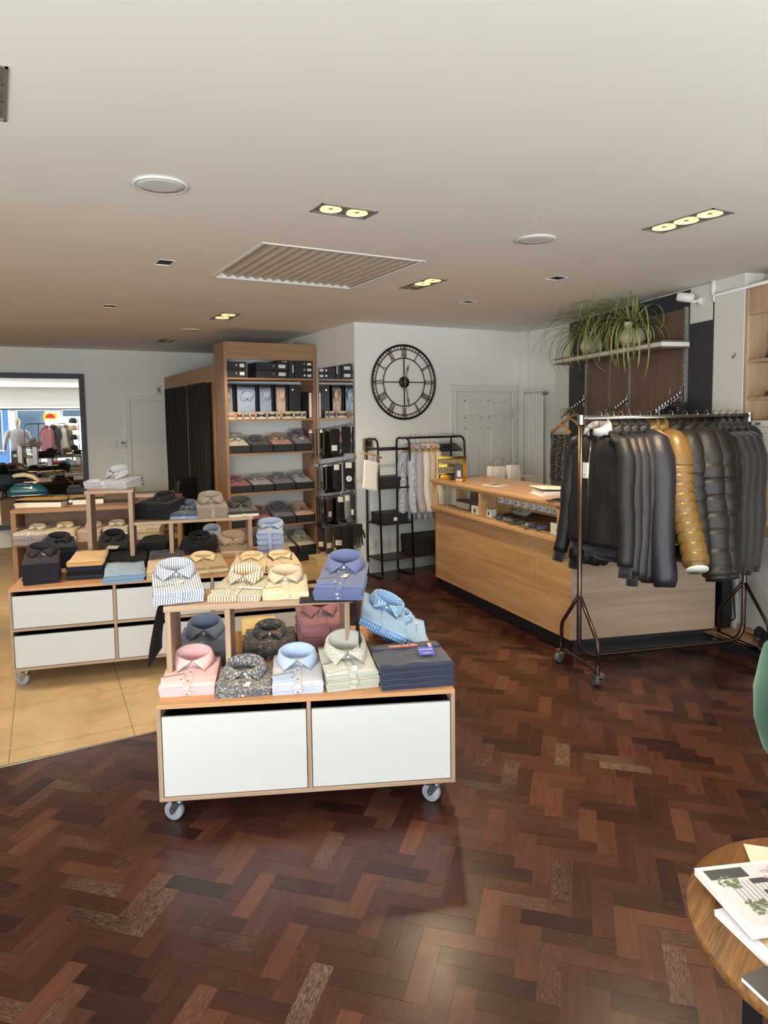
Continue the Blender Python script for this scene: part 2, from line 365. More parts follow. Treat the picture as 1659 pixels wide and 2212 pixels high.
MB().box(-.004, -2.19, .56, .004, 1.79, 2.15).build('pane', clear('window_glass', .01, .08, (250, 253, 252)), added_win)
wall('wall_right', [(RW(3.125), 3.125), (RW(3.125)+.15, 3.08), (5.85, 5.3), (5.85, 6.75), (5.642, 6.75), (5.642, 6.0), (5.5, 5.63)])
NW = lambda y: RW(y)+.46
wall('wall_niche', [(NW(3.08), 3.08), (NW(-2.3), -2.3), (NW(-2.3)+.1, -2.3), (NW(3.08)+.1, 3.1)])
wall('wall_niche_side', [(RW(3.08)+.16, 3.085), (NW(3.08)+.1, 3.101), (NW(3.08)+.1, 3.2), (RW(3.08)+.16, 3.13)])
struct(MB().box(5.56, 6.47, 0, 5.64, 6.568, CZ, .004).build('trim_2', WALL))
mb = MB(); mb.box(-2.7, -2.4, 0, 3.7, -2.28, .38); mb.box(-2.7, -2.4, 2.08, 3.7, -2.2, CZ); mb.box(-2.7, -2.24, 2.12, 3.6, -2.02, 2.3); mb.box(3.2, -2.4, .38, 3.7, -2.28, 2.08); mb.box(-2.7, -2.4, .38, -2.5, -2.28, 2.08)
struct(mb.build('wall_front', WALL))
mb = MB(); mb.box(3.343, 6.554, 0, 4.57, 6.569, .095, .004); mb.box(5.55, 6.554, 0, 5.56, 6.569, .095); struct(mb.build('baseboard_back', WHITE))
mb = MB()
for y0, y1 in ((5.63, 3.3),):
    a, b = RW(y0), RW(y1); mb.add([(a, y0, 0), (a-.015, y0, 0), (b-.015, y1, 0), (b, y1, 0), (a, y0, .1), (a-.015, y0, .1), (b-.015, y1, .1), (b, y1, .1)], [(0, 1, 2, 3), (4, 5, 6, 7), (1, 2, 6, 5), (0, 1, 5, 4), (2, 3, 7, 6)])
struct(mb.build('baseboard_right', WHITE))
# charcoal painted band on the right wall
ANG = -106.7
RWF = lambda s, d, z: Vector((5.5-.2873*s-.9578*d, 5.63-.9578*s+.2873*d, z))    # s along the wall towards the street, d out of it
def rbox(mb, s0, s1, d0, d1, z0, z1, b=0):
    M = Matrix(((-.2873, -.9578, 0, 5.5), (-.9578, .2873, 0, 5.63), (0, 0, 1, 0), (0, 0, 0, 1)))
    return mb.box(s0, d0, z0, s1, d1, z1, b, M)
struct(rbox(MB(), 0, 2.3, .0005, .006, 0, CZ-.01).build('wall_right_band', GREYWALL))
struct(rbox(MB(), 2.03, 2.29, .007, .012, 2.42, CZ-.01).build('wall_right_patch', WALL))
# shop window behind the photographer, with its pane
win = struct(thing('window_1', 'wide shop window', 'window', (0, -2.33, 0))); del win['label'], win['category']
mb = MB(); mb.box(-2.5, -.03, .38, -2.44, .03, 2.08); mb.box(3.12, -.03, .38, 3.2, .03, 2.08); mb.box(-2.5, -.03, .38, 3.2, .03, .44); mb.box(-2.5, -.03, 2.04, 3.2, .03, 2.08); mb.build('window_frame', GREYWALL, win)
MB().box(-2.44, -.004, .44, 3.12, .004, 2.04).build('pane', clear('window_glass', .01, .08, (250, 253, 252)), win)
# doors
def door_back():
    t = struct(thing('door_1', 'x', 'x', (4.645, 6.57, 0))); del t['label'], t['category']
    w_, h = .812, 1.98
    mb = MB(); mb.box(0, -.012, 0, w_, .0, h, .002)
    for x0, x1 in ((.115, .352), (.458, .70)):
        for z0, z1 in ((1.675, 1.885), (.965, 1.565), (.25, .83)):
            mb.box(x0, -.016, z0, x1, -.011, z0+.012); mb.box(x0, -.016, z1-.012, x1, -.011, z1); mb.box(x0, -.016, z0, x0+.012, -.011, z1); mb.box(x1-.012, -.016, z0, x1, -.011, z1)
            mb.box(x0+.03, -.024, z0+.03, x1-.03, -.011, z1-.03, .011)
    mb.build('door_leaf', WHITE, t)
    mb = MB()
    for a in ((-.085, -.022, 0, -.008, 0, h+.006), (w_+.008, -.022, 0, w_+.085, 0, h+.006), (-.085, -.022, h+.006, w_+.085, 0, 2.062)): mb.box(a[0], a[1], a[2], a[3], a[4], a[5], .006)
    for a in ((-.03, -.03, 0, -.008, -.02, h+.006), (w_+.008, -.03, 0, w_+.03, -.02, h+.006), (-.03, -.03, h+.006, w_+.03, -.02, 2.006)): mb.box(*a, .003)
    mb.build('architrave', WHITE, t)
    for z in (1.68, .9): MB().box(w_-.006, -.03, z, w_+.012, -.012, z+.11, .003).build('hinge', STEEL, t)
door_back()
def door_far():
    t = struct(thing('door_2', 'x', 'x', (1.72, 10.6, 0))); del t['label'], t['category']
    MB().box(0, -.018, 0, .6, 0, 1.985, .003).build('door_leaf', WALL, t)
    mb = MB(); mb.box(-.072, -.03, 0, -.01, 0, 1.992, .004); mb.box(-.072, -.03, 1.992, .6, 0, 2.07, .004); mb.build('architrave', WALL, t)
door_far()
# ------------------------------------------------------------------ ceiling fixtures
VEN = plain('grey_beige_louvre', (188, 176, 162), .6); LAMPBOX = plain('dark_grey_fixture', (116, 108, 102), .5)
WARM = (1.0, .79, .52); BULB = emit('halogen_glow', (255, 232, 180), 9.0); DISH = emit('lit_lamp_reflector', (255, 224, 164), 1.05); DIMDISH = plain('lamp_reflector', (200, 180, 140), .2, 1)
def vent():
    x0, y0, x1, y1 = HOLES['vent']; t = tag(thing('ceiling_vent', '', '', (x0, y0, CZ)), 'large square white ceiling vent with a row of slanted slats', 'ceiling vent'); w_, d = x1-x0, y1-y0
    mb = MB(); mb.box(-.012, -.012, -.006, w_+.012, .012, .004, .002); mb.box(-.012, d-.012, -.006, w_+.012, d+.012, .004, .002); mb.box(-.012, 0, -.006, .012, d, .004, .002); mb.box(w_-.012, 0, -.006, w_+.012, d, .004, .002)
    mb.box(0, d-.004, 0, w_, d, .1); mb.box(0, 0, 0, w_, .004, .1); mb.box(0, 0, .1, w_, d, .105)
    mb.build('frame', WHITE, t)
    n = 15
    for k in range(n):
        x = .03+(w_-.06)*(k+.5)/n; mb = MB(); mb.box(-.055, .006, -.0012, .055, d-.006, .0012, 0, T(x, 0, .036)@RY(radians(34))); mb.build('slat', VEN, t)
vent()
def lamp(key, n, axis, label, aims, energy=34, lit=None, spot=1.15):
    x0, y0, x1, y1 = HOLES[key]; cx, cy = (x0+x1)/2, (y0+y1)/2; t = tag(thing('recessed_spotlight', '', '', (cx, cy, CZ), group='recessed ceiling spotlights'), label, 'ceiling light')
    w_, d = x1-x0, y1-y0; L = w_ if axis == 'x' else d; r = min(w_, d)*.36
    cs = [((i-(n-1)/2)*L/(n+.12)) for i in range(n)]
    pts = [(c, 0) if axis == 'x' else (0, c) for c in cs]
    mb = MB(); m = 24
    mb.box(-w_/2, -d/2, .03, w_/2, d/2, .035)
    for e in ((-w_/2, -d/2, w_/2, -d/2+.008), (-w_/2, d/2-.008, w_/2, d/2), (-w_/2, -d/2, -w_/2+.008, d/2), (w_/2-.008, -d/2, w_/2, d/2)): mb.box(e[0], e[1], -.004, e[2], e[3], .034)
    edge = sorted({-L/2, L/2, *[(a+b)/2 for a, b in zip(cs, cs[1:])]}); hw = min(w_, d)/2
    for (px, py), c, e0, e1 in zip(pts, cs, edge, edge[1:]):             # plate with a round cut-out for each lamp
        sq, ci = [], []
        for j in range(m):
            a = 2*pi*j/m; ca, sa = cos(a), sin(a)
            hx = (e1-c if ca > 0 else c-e0); s_ = min(hx/abs(ca) if abs(ca) > 1e-6 else 9, hw/abs(sa) if abs(sa) > 1e-6 else 9)
            u, v = ca*s_, sa*s_; U, W_ = ca*r*1.06, sa*r*1.06
            sq.append((px+u, py+v, .004) if axis == 'x' else (px-v, py+u, .004)); ci.append((px+U, py+W_, .004) if axis == 'x' else (px-W_, py+U, .004))
        mb.add(sq+ci, [(j, (j+1) % m, m+(j+1) % m, m+j) for j in range(m)])
    mb.build('housing', LAMPBOX, t)
    for i, (px, py) in enumerate(pts):
        on = lit is None or lit[i]
        b = MB(); b.lathe([(r, .0), (r*1.04, -.004), (r*.98, -.004), (r*.95, .004), (r*.7, .016), (r*.3, .024), (.003, .026)], 28, T(px, py, .002)); o = b.build('reflector', DISH if on else DIMDISH, t)
        MB().lathe([(.003, .004), (r*.62, .004), (r*.66, .009), (r*.5, .016), (.003, .018)], 20, T(px, py, .002)).build('bulb', BULB if on else LAMPBOX, o)
        MB().lathe([(.002, -.001), (r*.22, -.001), (r*.25, .003), (.002, .0035)], 16, T(px, py, .002)).build('glare_cap', CHROME, o)
        if on:
            l = light('spot_lamp', 'SPOT', (cx+px, cy+py, CZ-.02), energy[i] if isinstance(energy, list) else energy, WARM, target=aims[i % len(aims)], spot_size=spot, spot_blend=.6, shadow_soft_size=.04)
            l.parent = t; l.location = (px, py, -.02)
lamp('a', 3, 'y', 'three lamp recessed spotlight nearest the plant shelf, at right of the ceiling', [(1.75, .9, .5), (3.4, 3.0, .9), (3.0, 2.4, 0)], [66, 70, 120], spot=1.5)
lamp('b', 2, 'x', 'two lamp recessed spotlight nearer than the big ceiling vent', [(1.0, 2.0, 0), (1.7, 1.9, 0)], 26, spot=1.9)
lamp('c', 3, 'y', 'three lamp recessed spotlight just right of the big ceiling vent, one lamp dim', [(3.1, 4.3, .2), (3.3, 4.7, .3), (3.6, 5.2, .4)], 75, (True, True, False), spot=2.3)
lamp('d', 2, 'y', 'two lamp recessed spotlight between the big vent and the tall shelving', [(2.7, 7.6, 1.2), (1.7, 6.0, .8)], [95, 40])
lamp('e', 3, 'y', 'small far recessed spotlight before the fitting room, lamps dim', [(1.8, 9, 0)], 10, (False, False, False))
lamp('f', 3, 'y', 'recessed spotlight cut off by the left edge, nearest of the ceiling lights', [(.3, 4.9, .4), (1.0, 4.8, .4), (.5, 1.7, 0)], [42, 42, 60], spot=1.6)
lamp('g', 3, 'y', 'recessed spotlight above the tiled floor, out past the left edge', [(-.1, 4.6, 0), (.35, 5.0, .6), (.55, 8.0, .5)], [60, 60, 190], spot=1.0)
lamp('h', 3, 'y', 'recessed spotlight above the desk, out past the left edge', [(.2, 6.6, .3), (.3, 7.3, .5), (.5, 8.1, .6)], 42, spot=1.8)
for key, lab in (('s1', 'small dark square ceiling vent left of the big slatted vent'), ('s2', 'small dark square ceiling vent nearer the round white speaker at right'), ('s3', 'small dark square ceiling vent above the clock wall'), ('s4', 'farthest small dark square ceiling vent, above the desk')):
    x0, y0, x1, y1 = HOLES[key]; t = thing('air_vent', lab, 'air vent', (x0, y0, CZ), group='small square ceiling vents')
    mb = MB(); w_, d = x1-x0, y1-y0
    for e in ((-.004, -.004, w_+.004, 0), (-.004, d, w_+.004, d+.004), (-.004, 0, 0, d), (w_, 0, w_+.004, d)): mb.box(e[0], e[1], -.003, e[2], e[3], .01)
    mb.build('frame', WHITE, t)
    mb = MB(); mb.box(0, 0, .006, w_, d, .01)
    for k in range(5): mb.box(.004, .012+k*(d-.02)/5, -.001, w_-.004, .016+k*(d-.02)/5, .006)
    mb.build('grille', BLACK, t)
for (x, y, r, lab) in ((.656, 3.065, .112, 'largest round white ceiling speaker, nearest at upper left'), (2.72, 3.06, .112, 'round white ceiling speaker between the two right spotlights'), (1.965, 7.87, .12, 'far round white ceiling speaker before the tall shelving')):
    t = thing('ceiling_speaker', lab, 'ceiling speaker', (x, y, CZ), group='round ceiling speakers')
    MB().lathe([(r*.9, .0), (r, -.003), (r, -.008), (r*.93, -.012), (r*.9, -.009)], 40).build('rim', WHITE, t)
    MB().lathe([(.002, -.009), (r*.6, -.0098), (r*.91, -.009), (r*.91, -.002), (.002, -.002)], 40).build('grille', plain('pale_grey_mesh', (206, 206, 206), .7, bump=.3), t)
# ------------------------------------------------------------------ folded clothes
def slab(mb, w_, l, t_, seed=0, wr=.004, lay=1, taper=.0, M=None, sag=0):
    for k in range(lay):
        h = t_/lay*.97; z0 = t_*k/lay; r = min(h*.5, .02); st = []
        for a in (0, 22, 45, 68, 90): st.append((r*(1-sin(radians(a))), sin(radians(a))*.94+.06, r*.6*(1-sin(radians(a)))))
        ys = [(y, s_, i) for y, s_, i in st]
        ny = max(6, int(l/.03))
        ys += [(r+(l-2*r)*j/ny, 1.0, 0) for j in range(1, ny)]
        ys += [(l-y, s_, i) for y, s_, i in reversed(st)]
        rings = []; jx = (lay-1-k)*.002; n = 9
        for y, s_, ins in ys:
            hw = w_/2-ins-taper*(y/l)*w_/2-jx; q = []
            def pt(x, z):
                nz = noise.noise(Vector((x*14+seed*3.1, y*11+k, seed*1.7)))*wr+noise.noise(Vector((x*34+seed, y*20, seed)))*wr*.45
                dome = -sag*(x/hw)**2
                return (x+noise.noise(Vector((seed+k*5, y*9, z*20)))*wr*.8*(1 if x > 0 else -1), y+k*.002+noise.noise(Vector((x*9, seed+k*3, 2)))*wr*.5, z0+h/2+z*s_+(nz+dome if z > 0 else 0)*s_)
            for j in range(n+1):                                   # top, left to right
                x = -hw+r*.5+(2*hw-r)*j/n; q.append(pt(x, h/2))
            for a in (30, 0, -30): q.append(pt(hw-r*.5+cos(radians(a))*r*.5, sin(radians(a))*h/2*.9))
            for j in range(n, -1, -1): q.append(pt(-hw+r*.5+(2*hw-r)*j/n, -h/2))
            for a in (-30, 0, 30): q.append(pt(-hw+r*.5-cos(radians(a))*r*.5, sin(radians(a))*h/2*.9))
            rings.append(list(reversed(q)))
        mb.loft(rings, True, True, M)
    return mb
def collar(mb, cy, z, a=.068, b=.046, hb=.062, hf=.034, sp=.058, fwd=.05, flat=0):
    N_, rows = 40, [(.9, 0.0), (.97, .45), (1.0, .93), (1.05, 1.0), (1.12, .93)]
    vs = []
    for i in range(N_+1):
        tt = -1+2*i/N_; ph = tt*pi*.985; h = hb+(hf-hb)*abs(tt)**1.6; wt = max(0, (abs(tt)-.52)/.48); wt = wt*wt*(3-2*wt)
        for s_, hz in rows: vs.append((a*s_*sin(ph), cy+b*s_*cos(ph)*(1 if cos(ph) > 0 else 1.15), z+.002+h*hz))
        for e in (.55, 1.0):
            x = a*(1.12+.16*e)*sin(ph); y = cy+b*(1.12+.14*e)*cos(ph)*(1 if cos(ph) > 0 else 1.15); zz = z+h*.93-(h*.93-.008)*e*(.72+.28*wt)
            tx, ty, tz = (1 if tt > 0 else -1)*sp*e+(1-e)*a*1.1*sin(ph), cy-b*1.15-fwd*e, z+h*.9*(1-e)+.006
            vs.append((x+(tx-x)*wt, y+(ty-y)*wt, zz+(tz-zz)*wt))
    R = 7
    return mb.add(vs, [(i*R+j, (i+1)*R+j, (i+1)*R+j+1, i*R+j+1) for i in range(N_) for j in range(R-1)], True)
BUT = plain('pearl_button', (214, 208, 200), .3); BUTD = plain('dark_button', (40, 38, 40), .3); BUTW = plain('brown_button', (150, 128, 106), .35)
ORD = ['topmost', 'second down', 'third down', 'fourth down', 'fifth down', 'sixth down']
def shirt_parts(o, mat, w_, l, t_, seed, lay=2, col=True, cmat=None, cuff=True, buttons=2, bmat=None, plastic=True, tagc=None, hb=.062, wr=.004, placket=True, patch=None, soft=False, ca=.068, tagpos=None, inner=None):
    slab(MB(), w_, l, t_, seed, wr, lay, .02).build('body', mat, o)
    cy = l-.075
    if placket:
        mb = MB(); mb.box(-.016, .004, t_-.002, .016, cy-.05, t_+.0035, .0012); mb.box(-.016, -.0025, .006, .016, .006, t_+.002, .001); mb.build('placket', mat, o)
    if col:
        z = t_-.004; k = dict(hb=.03, hf=.016, fwd=.06, sp=.07, a=ca) if soft else dict(hb=hb, hf=hb*.56, a=ca, sp=ca*.88)
        ob = collar(MB(), cy, z, **k).build('collar', cmat or mat, o)
        s_ = ob.modifiers.new('thickness', 'SOLIDIFY'); s_.thickness = .0022; s_.offset = 1
        if plastic:
            mb = MB(); f = cy-.056
            mb.add([(-.036, f-.03, t_+.004), (-.006, f+.006, t_+.03), (.006, f+.006, t_+.03), (.036, f-.03, t_+.004), (0, f-.018, t_+.006)], [(0, 4, 1), (1, 4, 2), (2, 4, 3)])
            mb.build('collar_insert', PLAST, o)
        MB().cyl((0, cy-.058, z+.026 if not soft else z+.012), (0, cy-.062, z+.027 if not soft else z+.014), .0055, n=10).build('button', bmat or BUT, o)
    for k in range(buttons):
        y = .045+k*.085
        if y < cy-.07: MB().cyl((0, y, t_+.002), (0, y, t_+.0058), .0055, n=10).build('button', bmat or BUT, o)
    if cuff:
        mb = MB(); slab(mb, .1, .075, .009, seed+2, .002, 1, 0, T(-w_/2+.062, .03, t_-.001)@RZ(radians(14))); ob = mb.build('cuff', inner or mat, o)
        MB().cyl((-w_/2+.088, .056, t_+.006), (-w_/2+.088, .056, t_+.011), .005, n=10).build('button', bmat or BUT, o)
    if tagc:
        tx, ty, tw, th = tagpos or (.012, cy-.15, .022, .04)
        mb = MB(); M = T(tx, ty, t_+.007)@RZ(radians(-12)); mb.box(-tw/2, 0, 0, tw/2, th, .0012, 0, M); ob = mb.build('swing_tag', tagc, o); ob['label'] = 'small pale swing tag'
        mb = MB(); mb.tube([(tx+.004, ty+th, t_+.008), (tx+.002, ty+th+.015, t_+.011), (0, cy-.06, t_+.014)], .0008, 5); mb.build('cord', INK, ob)
def clothes(base, cat, name, pl, pr, z, mats, n=1, t_=.03, l=.34, group=None, jit=.006, dz=0, sup=None, rz_add=0, wscale=1, tilt=0, kinds=None, **k):
    """a stack of n folded pieces, front edge from pixel pl to pl on the surface at height z; the topmost carries the visible details"""
    A, B = P(*pl, z), P(*pr, z); w_ = (B-A).xy.length*wscale; rz = atan2(B.y-A.y, B.x-A.x)+rz_add; m = (A+B)/2
    if not isinstance(mats, (list, tuple)): mats = [mats]*n
    zz = z+dz; out = []
    for i in range(n):                                               # bottom to top
        j = n-1-i; lab = base if n == 1 else f'{base}, {ORD[j] if n > 2 else ("upper" if j == 0 else "lower")} of the {"pair" if n == 2 else "stack"}'
        if kinds: lab = kinds[i]
        sd = rnd.randint(0, 999); r_ = random.Random(sd)
        o = thing(name, lab, cat, (m.x+r_.uniform(-jit, jit)*(i > 0), m.y+r_.uniform(-jit, jit)*(i > 0), zz), rz+r_.uniform(-.012, .012)*(i > 0), group)
        if j == 0: shirt_parts(o, mats[i], w_, l, t_, sd, **k)
        else: shirt_parts(o, mats[i], w_*r_.uniform(.985, 1.0), l, t_, sd, lay=k.get('lay', 2), col=False, cuff=False, buttons=0, plastic=False, wr=.0015, placket=k.get('placket', True))
        if j > 0 and k.get('placket', True):
            MB().cyl((0, -.0024, t_*.5), (0, -.0062, t_*.5), .0055, n=10).build('button', k.get('bmat') or BUT, o)
        if name != 'bagged_shirt':                                   # the pile is thinner at its front fold than under the collars
            off = zz-z-dz; f0, f1 = (.66, 1.14) if n <= 3 else (.84, 1.06)
            for c in list(o.children_recursive):
                for v in c.data.vertices: v.co.z = (off+v.co.z)*(f0+(f1-f0)*min(1, max(0, v.co.y/l)))-off
        zz += t_+.0012+(0 if j == 0 else .0006); out.append(o)
    return out
def knit(base, pl, pr, z, mats, n=2, t_=.032, l=.3, group=None, cat='folded knitwear', name='folded_sweater', kinds=None, **k):
    return clothes(base, cat, name, pl, pr, z, mats, n, t_, l, group, lay=1, col=k.pop('col', False), cuff=False, buttons=0, plastic=False, placket=k.pop('placket', False), wr=k.pop('wr', .009), jit=.012, kinds=kinds, **k)
# fabrics
F = {}
F['bluestripe'] = fab('blue_stripe_cotton', (240, 238, 234), 'stripe', (116, 134, 170), s=.0105, duty=.45)
F['brownstripe'] = fab('tan_stripe_cotton', (242, 234, 216), 'stripe', (160, 122, 66), s=.0125, duty=.42)
F['cream'] = fab('cream_linen', (236, 220, 186), 'heather', (224, 206, 168), s=.004)
F['chambray'] = fab('blue_chambray', (84, 94, 140), 'heather', (122, 130, 168), s=.0025)
F['steel'] = fab('steel_blue_cotton', (118, 132, 156))
F['pink'] = fab('pink_oxford', (238, 190, 186), 'heather', (232, 196, 200), s=.003)
F['floral'] = fab('small_floral_print', (92, 92, 104), 'floral', (226, 214, 178), (178, 166, 148), s=.0085)
F['darkfloral'] = fab('dark_floral_print', (78, 82, 84), 'floral', (186, 112, 66), (118, 122, 124), s=.022)
F['palecheck'] = fab('pale_blue_check', (214, 210, 214), 'check', (190, 196, 214), s=.008, duty=.4)
F['skyblue'] = fab('sky_blue_cotton', (178, 196, 228))
F['mauve'] = fab('dusty_mauve_cotton', (172, 110, 114))
F['dots'] = fab('beige_dotted_cotton', (226, 218, 198), 'dots', (130, 128, 106), (150, 170, 186), s=.0085, duty=.42)
F['denim'] = fab('dark_indigo_denim', (34, 38, 58), 'heather', (48, 54, 78), s=.003)
F['bluedots'] = fab('blue_chevron_cotton', (186, 212, 236), 'dots', (82, 134, 190), (112, 160, 208), s=.026, duty=.3)
F['apricot'] = fab('apricot_check', (244, 214, 182), 'check', (236, 176, 128), s=.02, duty=.3)
F['yellow'] = fab('pale_yellow_jersey', (238, 212, 142))
F['black'] = fab('black_jersey', (17, 16, 18), rough=.9, sheen=.03)
F['blackc'] = fab('black_cotton', (21, 20, 23), rough=.8, sheen=.03)
F['aubergine'] = fab('aubergine_jersey', (38, 31, 42), sheen=.05)
F['navy'] = fab('navy_wool', (30, 35, 54), sheen=.05); F['tan'] = fab('tan_wool', (206, 166, 108), 'heather', (220, 184, 130), s=.004)
F['paleblue'] = fab('pale_blue_marl', (128, 158, 186), 'heather', (160, 186, 208), s=.004)
F['beige'] = fab('beige_marl', (210, 182, 144), 'heather', (224, 202, 168), s=.004)
F['brown'] = fab('brown_black_wool', (38, 30, 28))
F['check'] = fab('blue_grid_check', (232, 226, 222), 'check', (118, 136, 176), s=.0095, duty=.3)
F['slate'] = fab('slate_flannel', (92, 98, 110)); F['taupe'] = fab('taupe_cotton', (160, 144, 132)); F['olive'] = fab('dark_olive_cotton', (58, 54, 42))
F['sand'] = fab('sand_cotton', (214, 186, 152)); F['lightblue'] = fab('light_blue_cotton', (166, 182, 212))
F['polo'] = fab('cream_pique', (232, 206, 162)); F['waffle'] = fab('tan_waffle', (196, 166, 122), 'check', (170, 138, 96), s=.007, duty=.5)
F['white'] = fab('white_cotton', (232, 226, 214)); F['whitecream'] = fab('ivory_cotton', (236, 222, 188)); F['palepink'] = fab('pale_pink_cotton', (226, 196, 180))
F['lilac'] = fab('lilac_grey_cotton', (182, 176, 184)); F['gridwhite'] = fab('cream_grid_check', (226, 214, 190), 'check', (150, 140, 124), s=.009, duty=.14)
F['greystripe'] = fab('grey_stripe_cotton', (196, 200, 208), 'vstripe', (122, 132, 152), s=.011, duty=.4); F['palestripe'] = fab('pale_stripe_cotton', (206, 210, 218), 'vstripe', (156, 166, 186), s=.012, duty=.4)
F['lav'] = fab('lavender_grey_cotton', (128, 126, 146)); F['rose'] = fab('rose_cotton', (206, 158, 142)); F['charcoal'] = fab('charcoal_cotton', (60, 60, 68))
# ------------------------------------------------------------------ rolling display carts
def caster(parent, x, y, zt, r=.042, rz=.6, wm=None, brake=False):
    o = thing('caster', '', '', (x, y, 0), rz); del o['label'], o['category']; o.parent = parent
    M = T(0, .028, r)@RY(pi/2)
    MB().lathe([(.012, -.017), (r*.7, -.018), (r*.78, -.014), (r*.86, -.017), (r*.97, -.013), (r, 0), (r*.97, .013), (r*.86, .017), (r*.78, .014), (r*.7, .018), (.012, .017)], 28, M).build('wheel', wm or GREYW, o)
    mb = MB(); mb.cyl((-.026, .028, r), (.026, .028, r), .006); mb.box(-.032, -.034, zt-.005, .032, .034, zt); mb.cyl((0, 0, zt-.022), (0, 0, zt-.004), .022)
    for s_ in (-1, 1): mb.add([(s_*.022, -.018, zt-.02), (s_*.022, .022, zt-.02), (s_*.022, .04, r+.006), (s_*.022, .03, r-.012), (s_*.022, .016, r-.004), (s_*.0245, -.018, zt-.02), (s_*.0245, .022, zt-.02), (s_*.0245, .04, r+.006), (s_*.0245, .03, r-.012), (s_*.0245, .016, r-.004)], [(0, 1, 2, 3, 4), (9, 8, 7, 6, 5), (0, 5, 6, 1), (1, 6, 7, 2), (2, 7, 8, 3), (3, 8, 9, 4), (4, 9, 5, 0)])
    mb.box(-.027, -.02, zt-.024, .027, .024, zt-.018); mb.build('bracket', ZINC, o)
    if brake: MB().box(-.02, .03, zt-.034, .02, .066, zt-.022, .004).build('brake_pedal', BLACK, o)
    return o
def cart(label, org, ang, w_, d, zb, zt, cols, rows, gaps):
    t = thing('display_cart', label, 'display cart', (org[0], org[1], 0), ang); th = .018
    MB().box(0, 0, zt-th, w_, d, zt, .0015).build('top', CARTTOP, t)
    mb = MB(); mb.box(0, .0004, zb, w_, d, zb+th, .0015); mb.build('bottom', CARTX, t)
    for x in (0, w_-th): MB().box(x, .0006, zb+th, x+th, d, zt-th, .001).build('side_panel', CARTZ, t)
    MB().box(th, d-.012, zb+th, w_-th, d-.002, zt-th).build('back_panel', BLACKM, t)
    xs = [0]+[c for c in cols]+[w_-th]
    for x in cols: MB().box(x, .0006, zb+th, x+th, d-.02, zt-th, .001).build('divider', CARTZ, t)
    zs = [zb+th]
    for k in range(rows-1):
        z = zb+th+(zt-2*th-zb)*(k+1)/rows; MB().box(th, .0008, z-th/2, w_-th, d-.02, z+th/2, .001).build('shelf', CARTX, t); zs.append(z+th/2)
    zs.append(zt-th)
    for i in range(len(xs)-1):
        x0, x1 = xs[i]+th+.003, xs[i+1]-.003
        for k in range(rows):
            z0 = zs[k]+.003; z1 = (zs[k+1] if k == rows-1 else zs[k+1]-th)-gaps
            mb = MB(); mb.box(x0, .003, z0, x1, .02, z1, .0012); o = mb.build('drawer', LACQ, t)
            mb = MB(); mb.box(x0+.006, .021, z0+.004, x0+.018, d-.06, z1-.012); mb.box(x1-.018, .021, z0+.004, x1-.006, d-.06, z1-.012); mb.box(x0+.018, .021, z0+.004, x1-.018, d-.06, z0+.012); mb.build('drawer_box', BLACKM, o)
    for x, y, rz in ((.075, .055, 1.2), (w_-.075, .05, .95), (.075, d-.06, 1.0), (w_-.075, d-.06, 1.3)): caster(t, x, y-.01, zb, rz=rz, brake=(x > w_/2))
    return t
A1 = radians(-23.395); O1 = (.522, 2.904); Z1 = .527; R1 = .884; RV = .225
cart('low wheeled cart with two tall white drawers, nearest the camera', O1, A1, 1.267, .98, .107, Z1, [.624], 1, .036)
def loc(O, a, u, v): return (O[0]+cos(a)*u-sin(a)*v, O[1]+sin(a)*u+cos(a)*v)
def riser1():
    o = thing('display_riser', 'grey oak riser bench standing on the near white cart', 'display riser', (*loc(O1, A1, .0, RV), Z1+.001), A1+radians(2.6)); h = R1-Z1-.001
    MB().box(-.004, 0, h-.026, .845, .3, h, .0015).build('top', CARTX, o)
    for x in (.002, .262, .805): MB().box(x, .002, 0, x+.024, .3, h-.026, .001).build('upright', CARTZ, o)
riser1()
G1 = 'folded shirts on the near cart'; GR = 'folded shirts on the near riser'
# black cloths under the riser-top shirts
def cloth(label, name, pts_fn, nu, nv, mat, th=.003, cat='folded garment'):
    o = tag(MB().grid(pts_fn, nu, nv).build(name, mat), label, cat); s_ = o.modifiers.new('thickness', 'SOLIDIFY'); s_.thickness = th; s_.offset = 1; return o
def onr(u, v, z):
    q = loc(O1, A1, u, v); return (q[0], q[1], z)
def drape1(u, v):
    s_ = u*.42; x = .10-s_ if s_ < .135 else -.035-.012*sin((s_-.135)*9)-(s_-.135)*.16; z = R1+.003 if s_ < .125 else R1+.003-max(0, (s_-.13))*1.0
    return onr(x, RV+.05+v*.24*(1+max(0, s_-.14)*.6)-.02*max(0, s_-.14)*3+.006*sin(s_*30+v*7)*(s_ > .15), z)
cloth('black cloth hanging off the left end of the near riser', 'folded_scarf', drape1, 26, 10, F['black'])
def drape2(u, v):
    s_ = u*.46; x = .60+s_ if s_ < .245 else .852+.014*sin((s_-.245)*9); z = R1+.003 if s_ < .245 else R1+.003-(s_-.245)
    return onr(x, RV-.05+v*.27+.004*sin(s_*25), z)
cloth('black cloth under the chambray shirts, falling over the right riser end', 'folded_scarf', drape2, 26, 8, F['black'])
clothes('blue striped shirt at the left end of the near riser', 'folded shirt', 'folded_shirt', (330, 1313), (441, 1302), R1, F['bluestripe'], 2, .034, .35, GR, hb=.066, ca=.074, dz=.0075, tagc=CARD)
clothes('tan striped shirt with a white strip label, on the near riser', 'folded shirt', 'folded_shirt', (447, 1301), (562, 1300), R1, F['brownstripe'], 1, .038, .34, GR, hb=.066, dz=.001, tagc=PAPER, tagpos=(.05, .1, .13, .022), jit=.0)
